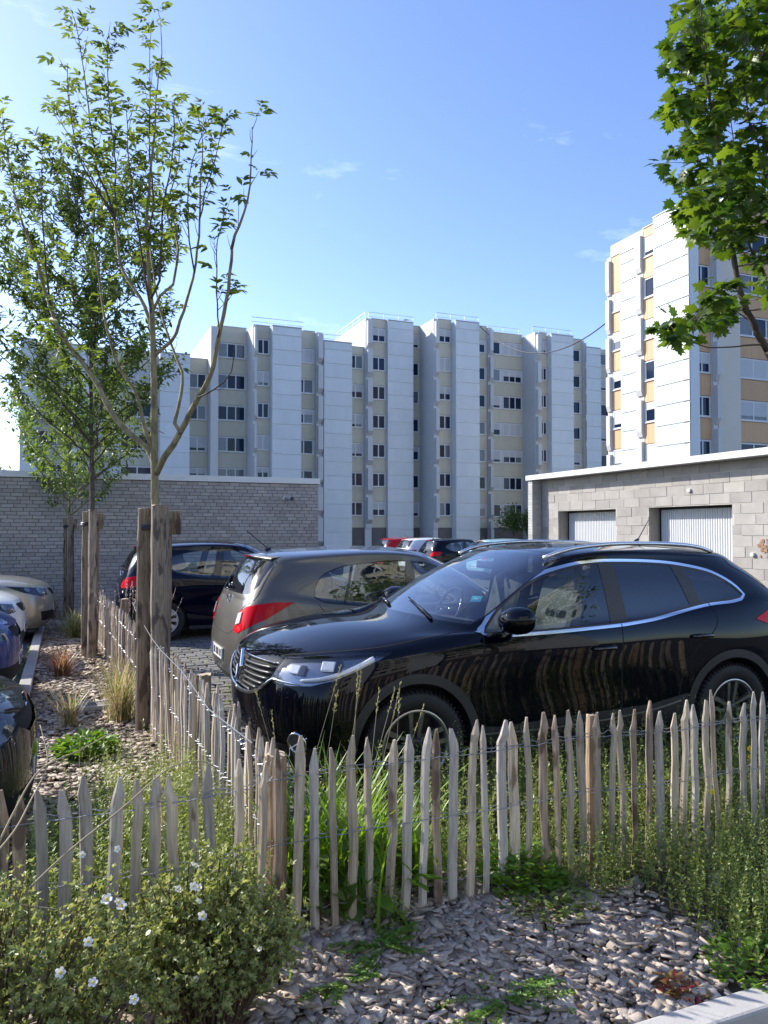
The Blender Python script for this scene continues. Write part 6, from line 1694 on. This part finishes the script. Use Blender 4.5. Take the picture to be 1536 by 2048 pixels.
for k in range(5):
    a = 2*math.pi*k/5; e1 = np.array((math.cos(a), math.sin(a), 0)); e2 = np.array((-math.sin(a), math.cos(a), 0)); mb.add([e1*.002, e1*.008+e2*.007+UPV*.002, e1*.015+e2*.006+UPV*.003, e1*.018+UPV*.002, e1*.015-e2*.006+UPV*.003, e1*.008-e2*.007+UPV*.002], [(0, 5, 4, 3, 2, 1)])
FLM = bpy.data.meshes.new('flower'); FLM.from_pydata(mb.v, [], [f[::-1] for f in mb.f]); FLM.materials.append(M['petal_white'])
mb = MB(); mb.lathe([(0, .005), (.003, .0045), (.0045, .002), (.0045, 0)], 'z', 8); FEM = bpy.data.meshes.new('flower_eye'); FEM.from_pydata(mb.v, [], mb.f); FEM.materials.append(M['petal_yellow'])
shrub('wide green shrub dotted with white flowers beside the fence corner', (-0.18, 2.54), .66, .36, .66, 34, 3, [(164, 1710, 1.05), (214, 1800, 1.1), (243, 1812, 1.1), (236, 1806, .9), (356, 1778, 1.0), (235, 1698, .8), (387, 1772, 1.05), (398, 1776, 1.0), (176, 1884, 1.1), (121, 1946, .95), (186, 1965, 1.2), (268, 1999, .9), (297, 1866, .7)])
shrub('rounded olive shrub with yellowish tips at the end of the flowering bed', (0.46, 2.66), .32, .27, .60, 30, 4, [(404, 1832, 1.05), (397, 1803, .9), (520, 1899, .7), (392, 1958, .6), (390, 1732, .8)])

# ================================================================ weeds, grasses, clumps
def weeds(name, label, cat, n, place_fn, h, m, seed, leaf=.017, nl=26, stem='leaf_weed', stuff=True, w=.2, lean=.12):
    rg = np.random.default_rng(seed); pos, fw, up, sz = [], [], [], []; SV = []; SF = []; c = 0
    while c < n:
        p = place_fn(rg)
        if p is None: continue
        c += 1; H = h*rg.uniform(.45, 1.15); d = unit(np.array((rg.normal(0, lean), rg.normal(0, lean), 1))); b = np.array(p); tip = b+d*H; e = unit(np.cross(d, rg.normal(0, 1, 3)))*.0014; o = len(SV); SV += [b-e, b+e, tip]; SF.append((o, o+1, o+2))
        k = int(nl*H/h)+2; ts = rg.uniform(.08, 1, k)
        a = rg.uniform(0, 6.283, k); dr = np.stack([np.cos(a), np.sin(a), rg.uniform(.1, 1.0, k)], 1)
        pos += list(b+d*H*ts[:, None]); fw += list(dr); up += list(np.array((0, 0, 1.0))+rg.normal(0, .4, (k, 3))); sz += list(leaf*rg.uniform(.6, 1.5, k)*(1.25-.6*ts))
    V, F = tpl_diamond(w, .05); V0 = np.array(SV); o1 = leaves(name, (V, F), pos, fw, up, sz, m, kind='stuff')
    me = o1.data; bm = bmesh.new(); bm.from_mesh(me); vs = [bm.verts.new(v) for v in SV]
    for f in SF: bm.faces.new([vs[i] for i in f])
    bm.to_mesh(me); bm.free(); tag(o1, label, cat); return o1
def reg(x0, x1, y0, y1, cond=None):
    def f(rg):
        x, y = rg.uniform(x0, x1), rg.uniform(y0, y1)
        if cond and not cond(x, y, rg): return None
        return (x, y, bed_z(x, y))
    return f
weeds('weeds', 'tall feathery green weeds between the picket fence and the black SUV', 'weeds', 2300, reg(.95, 5.6, 3.10, 4.22, lambda x, y, r: r.random() < (1.0 if x > 1.6 else .5)), .44, 'leaf_weed', 31, leaf=.021, nl=34)
weeds('weeds', 'shaded feathery weeds in front of the fence beside the wood chips', 'weeds', 2300, reg(1.95, 5.4, 2.17, 3.04, lambda x, y, r: x > 2.22+.22*math.sin(3*y)-(.25 if y > 2.8 else 0)+abs(r.normal(0, .08))), .32, 'leaf_weed_dark', 32, leaf=.019, nl=30)
weeds('weeds', 'light green weeds at the near end of the planted strip', 'weeds', 1700, reg(-.15, .78, 3.12, 5.3, lambda x, y, r: r.random() < max(.05, 1.2-(y-3.1)*.55) and x > -.05+.2*math.sin(3*y)), .42, 'leaf_weed', 33, leaf=.022, nl=32)
weeds('weeds', 'low weeds growing at the foot of the parking kerb', 'weeds', 200, lambda r: (r.uniform(-.95, -.45), 5+7*r.random(), -.045), .14, 'leaf_weed_dark', 34, leaf=.03, nl=14, w=.3)
weeds('weeds', 'sparse grass sprouting in the joints of the parking pavers', 'weeds', 260, lambda r: (r.uniform(1.0, 2.4), r.uniform(6.4, 11), -.04), .11, 'leaf_weed', 35, leaf=.03, nl=8, w=.12)

def blades(name, label, cat, c, n, h, spread, mats, seed, w=.008, base=.04, z=None, bend=.35, heads=None, grp=None):
    rg = np.random.default_rng(seed); z0 = bed_z(c[0], c[1]) if z is None else z; t = thing(name, label, cat, (c[0], c[1], z0), 0, grp)
    for mi, (m, share) in enumerate(mats):
        k = int(n*share); a = rg.uniform(0, 6.283, k); tl = np.abs(rg.normal(0, spread, k)); d = np.stack([np.cos(a)*tl, np.sin(a)*tl, np.ones(k)], 1); pos = np.stack([rg.normal(0, base, k), rg.normal(0, base, k), np.zeros(k)], 1); L = h*rg.uniform(.5, 1.1, k)
        V, F = tpl_blade(w/h, bend); up = np.stack([-np.cos(a), -np.sin(a), np.full(k, .3)], 1); leaves('blades', (V, F), pos, d, -up*-1, L, m, t, kind='stuff')
    if heads:
        m, k, hh, hl = heads; pos, fw, up, sz = [], [], [], []; mb = MB()
        for q in range(k):
            a = rg.uniform(0, 6.283); b = np.array((rg.normal(0, base), rg.normal(0, base), 0)); tip = b+np.array((math.cos(a)*hh*rg.uniform(.05, .4), math.sin(a)*hh*rg.uniform(.05, .4), hh*rg.uniform(.8, 1.08))); mdp = (b+tip)/2+np.array((0, 0, .05*hh)); mb.tube([b, mdp, tip], [.0018, .0014, .001], 4); ax = unit(tip-mdp)
            for j in range(26):
                s = rg.random(); pos.append(tip-ax*hl*s); fw.append(ax+rg.normal(0, .35, 3)); up.append(rg.normal(0, 1, 3)); sz.append(.016*rg.uniform(.7, 1.3))
        mb.build('stalks', 'stem_tan', t, kind='stuff'); leaves('seed_heads', tpl_diamond(.16, .03), pos, fw, up, sz, m, t, kind='stuff')
    return t
blades('grass_clump', 'fresh grass behind the left run of pickets', 'grass', (.42, 3.42), 240, .36, .5, [('grass_green', 1)], 40, w=.007, base=.22)
blades('grass_clump', 'bright green grass clump with tall seed heads before the SUV bumper', 'grass', (1.16, 3.38), 260, .62, .38, [('grass_green', 1)], 41, w=.010, base=.12, heads=('seed_head', 11, .98, .13))
blades('grass_clump', 'smaller bright grass tuft behind the fence next to the tall seed heads', 'grass', (1.5, 3.35), 90, .40, .45, [('grass_green', 1)], 42, w=.010, base=.10)
def pl(u, v): g = gp(u, v, .01); return (g[0], g[1])
blades('ornamental_grass', 'reddish brown tuft of ornamental grass in the wood chips', 'grass', pl(124, 1352), 240, .36, .40, [('grass_red', .75), ('grass_straw', .25)], 43, w=.006, base=.035, grp='ornamental grasses')
blades('ornamental_grass', 'green and straw tuft of ornamental grass before the middle tree', 'grass', pl(146, 1275), 260, .50, .42, [('grass_straw', .5), ('leaf_mid', .5)], 44, w=.006, base=.05, grp='ornamental grasses')
blades('ornamental_grass', 'tall straw coloured grass beside the thick tree stakes', 'grass', pl(243, 1440), 260, .60, .28, [('grass_straw', .7), ('leaf_mid', .3)], 45, w=.005, base=.05, grp='ornamental grasses')
blades('ornamental_grass', 'thin straw coloured tuft beside the drain grate', 'grass', pl(138, 1452), 110, .36, .22, [('grass_straw', .8), ('leaf_mid', .2)], 46, w=.005, base=.03, grp='ornamental grasses')
blades('ornamental_grass', 'dark grass with pinkish plumes before the beige car', 'grass', pl(92, 1240), 240, .55, .45, [('grass_red', .8), ('leaf_mid', .2)], 47, w=.008, base=.09, heads=('plume', 16, 1.05, .18), grp='ornamental grasses')
blades('ornamental_grass', 'grass with pale pink plumes standing against the thick stakes', 'grass', pl(262, 1400), 90, .5, .4, [('grass_straw', 1)], 48, w=.006, base=.10, heads=('plume', 26, 1.08, .20), grp='ornamental grasses')
blades('ornamental_grass', 'green grass tuft at the foot of the middle stakes', 'grass', pl(150, 1262), 150, .34, .6, [('grass_green', .7), ('grass_straw', .3)], 49, w=.006, base=.12, grp='ornamental grasses')

def clump(name, label, c, n, r, h, lf, m, seed, tpl=None, z=None, cat='plant', up=.6):
    rg = np.random.default_rng(seed); t = thing(name, label, cat, (c[0], c[1], bed_z(c[0], c[1]) if z is None else z)); pos, fw, upv, sz = [], [], [], []; mb = MB()
    for k in range(n):
        a = rg.uniform(0, 6.283); rr = r*math.sqrt(rg.random()); p = np.array((rr*math.cos(a), rr*math.sin(a), h*(1-.6*(rr/r)**2)*rg.uniform(.25, 1.0))); pos.append(p); d = np.array((math.cos(a), math.sin(a), up*rg.uniform(-.2, 1))) ; fw.append(d+rg.normal(0, .4, 3)); upv.append(np.array((0, 0, 1.0))+rg.normal(0, .3, 3)); sz.append(lf*rg.uniform(.55, 1.3))
        if k % 3 == 0: mb.tube([np.array((p[0]*.3, p[1]*.3, 0)), p], .0013, 3, cap=False)
    mb.build('stems', 'stem_brown', t, kind='stuff'); leaves('foliage', tpl or tpl_simple(.3), pos, fw, upv, sz, m, t); return t
clump('leafy_plant', 'bright green leafy clump in the wood chips near the dark grey car', pl(172, 1512), 420, .20, .17, .075, 'leaf_bright', 51)
clump('leafy_plant', 'dark green parsley-like clump at the foot of the fence', pl(1040, 1768), 520, .19, .20, .040, 'leaf_bright', 52, tpl_maple())
clump('leafy_plant', 'broad dock leaves behind the fence pickets', (1.30, 3.24), 60, .22, .25, .17, 'leaf_bright', 53)
clump('leafy_plant', 'broad-leaved weed behind the fence left of the seed heads', (1.0, 3.22), 40, .16, .30, .13, 'leaf_mid', 58)
clump('leafy_plant', 'clover-like green mat before the shaded weeds', pl(1090, 1805), 380, .22, .07, .03, 'leaf_weed_dark', 54, tpl_maple())
clump('leafy_plant', 'green clover patch at the kerb edge', pl(1515, 1905), 420, .20, .10, .03, 'leaf_bright', 55, tpl_maple())
clump('leafy_plant', 'small red and yellow leaved plant lying on the wood chips', pl(1352, 1945), 130, .085, .045, .03, 'leaf_red', 56, tpl_maple())
clump('leafy_plant', 'tiny yellow-green sprout in the wood chips', pl(965, 1950), 30, .04, .04, .02, 'grass_green', 57)
clump('leafy_plant', 'small weed at the foot of a picket beside the shrub', pl(770, 1850), 120, .08, .22, .025, 'leaf_weed', 59)
def sprig(label, u, v, seed, n=7, L=.26):
    g = gp(u, v, -.03); rg = np.random.default_rng(seed); t = thing('creeping_shrub', label, 'plant', (g[0], g[1], bed_z(g[0], g[1])+.01), 0, 'creeping shrubs'); mb = MB(); pos, fw, up, sz = [], [], [], []
    for k in range(n):
        a = rg.uniform(-.9, 1.2)+(3.14 if k % 3 == 0 else 0); d = np.array((math.cos(a), math.sin(a)*.8, .25)); p = np.zeros(3); pts = [p]; l = L*rg.uniform(.6, 1.1)
        for j in range(12):
            d = unit(d+np.array((0, 0, -.035))+rg.normal(0, .05, 3)); p = p+d*l/12; p[2] = max(p[2], .012); pts.append(p)
            s = unit(np.cross(d, (0, 0, 1.0)))
            for sg in (-1, 1):
                for q in range(2): pos.append(p+d*.006*q); fw.append(d*.5+s*sg+np.array((0, 0, .3))+rg.normal(0, .15, 3)); up.append(np.array((0, 0, 1.0))+rg.normal(0, .3, 3)); sz.append(rg.uniform(.014, .024))
        mb.tube(pts, [.0022]*len(pts), 4)
    mb.build('stems', 'stem_brown', t, kind='stuff'); leaves('foliage', tpl_simple(.3), pos, fw, up, sz, 'leaf_bright', t)
sprig('fern-like creeping shrub on the wood chips beside the flowering bed', 760, 1915, 61, 16, .20)
sprig('creeping shrub spreading over the wood chips towards the kerb', 1010, 2005, 62, 15, .25)
sprig('dark sprig half under the olive shrub', 690, 1985, 63, 8, .16)

# ---- dead stems arching out of the shrub
def arc(label, pts, r):
    mb = MB(); P = smooth_line([at(u, v, d) for u, v, d in pts], .03); mb.tube(P, [r*(1-.6*i/len(P)) for i in range(len(P))], 5)
    tag(mb.build('dead_stem', 'stem_tan', smooth=True), label, 'stem', 'dead stems')
arc('longest dry stem arching from the shrub to the leafy clump', [(-30, 1745, 2.6), (30, 1620, 2.7), (80, 1540, 2.8), (160, 1500, 2.9), (235, 1462, 3.0), (262, 1475, 3.05)], .0042)
arc('dry stem slanting up beside the pickets to the dark grey car', [(-20, 1720, 2.5), (30, 1660, 2.6), (62, 1600, 2.7), (90, 1545, 2.8), (95, 1510, 2.85), (80, 1450, 2.95)], .0036)
arc('dry stem arching over the pickets from shrub to corner post', [(60, 1775, 2.5), (140, 1700, 2.6), (240, 1620, 2.7), (340, 1535, 2.8), (400, 1522, 2.85), (440, 1540, 2.9)], .0040)
arc('short dry twig standing over the drain grate side', [(330, 1700, 2.9), (318, 1560, 3.1), (322, 1500, 3.2), (290, 1462, 3.3)], .0026)
arc('thin dry stem lying across the shrub', [(-10, 1800, 2.35), (60, 1812, 2.35), (130, 1822, 2.4), (190, 1850, 2.45)], .0028)

# ---- dry leaves blown onto the chips
leafmat('leaf_dry', (0.14, 0.07, 0.03), (0.34, 0.22, 0.10), 0.15, .7)
rg = np.random.default_rng(77); k = 150; xy = np.stack([rg.uniform(-.6, 2.3, k), rg.uniform(2.18, 3.1, k)], 1); xy2 = np.stack([rg.uniform(-.28, .75, 120), 3.6+9*rg.random(120)**1.4], 1); xy = np.concatenate([xy, xy2]); k = len(xy)
o = leaves('dry_leaves', tpl_simple(.32, .18, .25), [(x, y, bed_z(x, y)+.024) for x, y in xy], rg.normal(0, 1, (k, 3))*np.array((1, 1, .25)), np.array((0, 0, 1.0))+rg.normal(0, .5, (k, 3)), rg.uniform(.015, .045, k), 'leaf_dry', kind='stuff')
tag(o, 'small dry brown leaves scattered over the wood chips', 'dry leaves')

# ---- small litter and flowers
mat('black_fabric', (0.012, 0.013, 0.014), .8); mat('paper', (0.62, 0.60, 0.55), .8, var=.1, vscale=20)
g = gp(862, 1812, 0); t = thing('plastic_flap', 'black strip of weed fabric sticking up at a picket foot', 'plastic', (g[0], g[1], -.03)); mb = MB(); vs = []
for i in range(5):
    for j in range(4): vs.append((-.03+.02*j, .012*math.sin(i*1.3+j), .026*i+(.006 if j in (1, 2) else 0)))
mb.add(vs, [(i*4+j, i*4+j+1, (i+1)*4+j+1, (i+1)*4+j) for i in range(4) for j in range(3)]); o = mb.build('flap', 'black_fabric', t, smooth=True); s_ = o.modifiers.new('solid', 'SOLIDIFY'); s_.thickness = .003
p = at(1430, 1765, 3.55); t = thing('crumpled_paper', 'crumpled scrap of pale paper caught in the shaded weeds', 'paper', p); mb = MB(); rg = np.random.default_rng(5); vs = [((i-2)*.018+rg.normal(0, .004), rg.normal(0, .012), (j-2)*.018+rg.normal(0, .004)) for j in range(5) for i in range(5)]
mb.add(vs, [(j*5+i, j*5+i+1, (j+1)*5+i+1, (j+1)*5+i) for j in range(4) for i in range(4)]); mb.build('sheet', 'paper', t)
for (u, v, d, lab) in ((1425, 1583, 3.9, 'yellow flower in the weeds behind the picket fence'), (1499, 1497, 4.2, 'yellow flower at the wire of the fence end'), (1500, 1513, 4.25, 'small yellow bud below the flower at the fence end')):
    p = at(u, v, d); t = thing('yellow_flower', lab, 'flower', p); mb = MB()
    for k in range(9):
        a = 2*math.pi*k/9; e = -RGT*0+RGT*math.cos(a)+UPV*math.sin(a); f2 = -RGT*math.sin(a)+UPV*math.cos(a); mb.add([e*.001, e*.012+f2*.004, e*.014, e*.012-f2*.004], [(0, 1, 2, 3)])
    mb.build('petals', 'petal_yellow', t); mb = MB(); mb.tube([(0, 0, -.002), (.01, .01, -.15), (.0, .02, -.35)], .0012, 4); mb.build('stalk', 'leaf_weed', t)
# parts modelled in world coordinates under an Empty that is not at the origin keep their place
for t in (B1, B2, B3, G1, G2):
    inv = Matrix.Translation(-Vector(t.location))
    for c in t.children:
        c.matrix_parent_inverse = inv
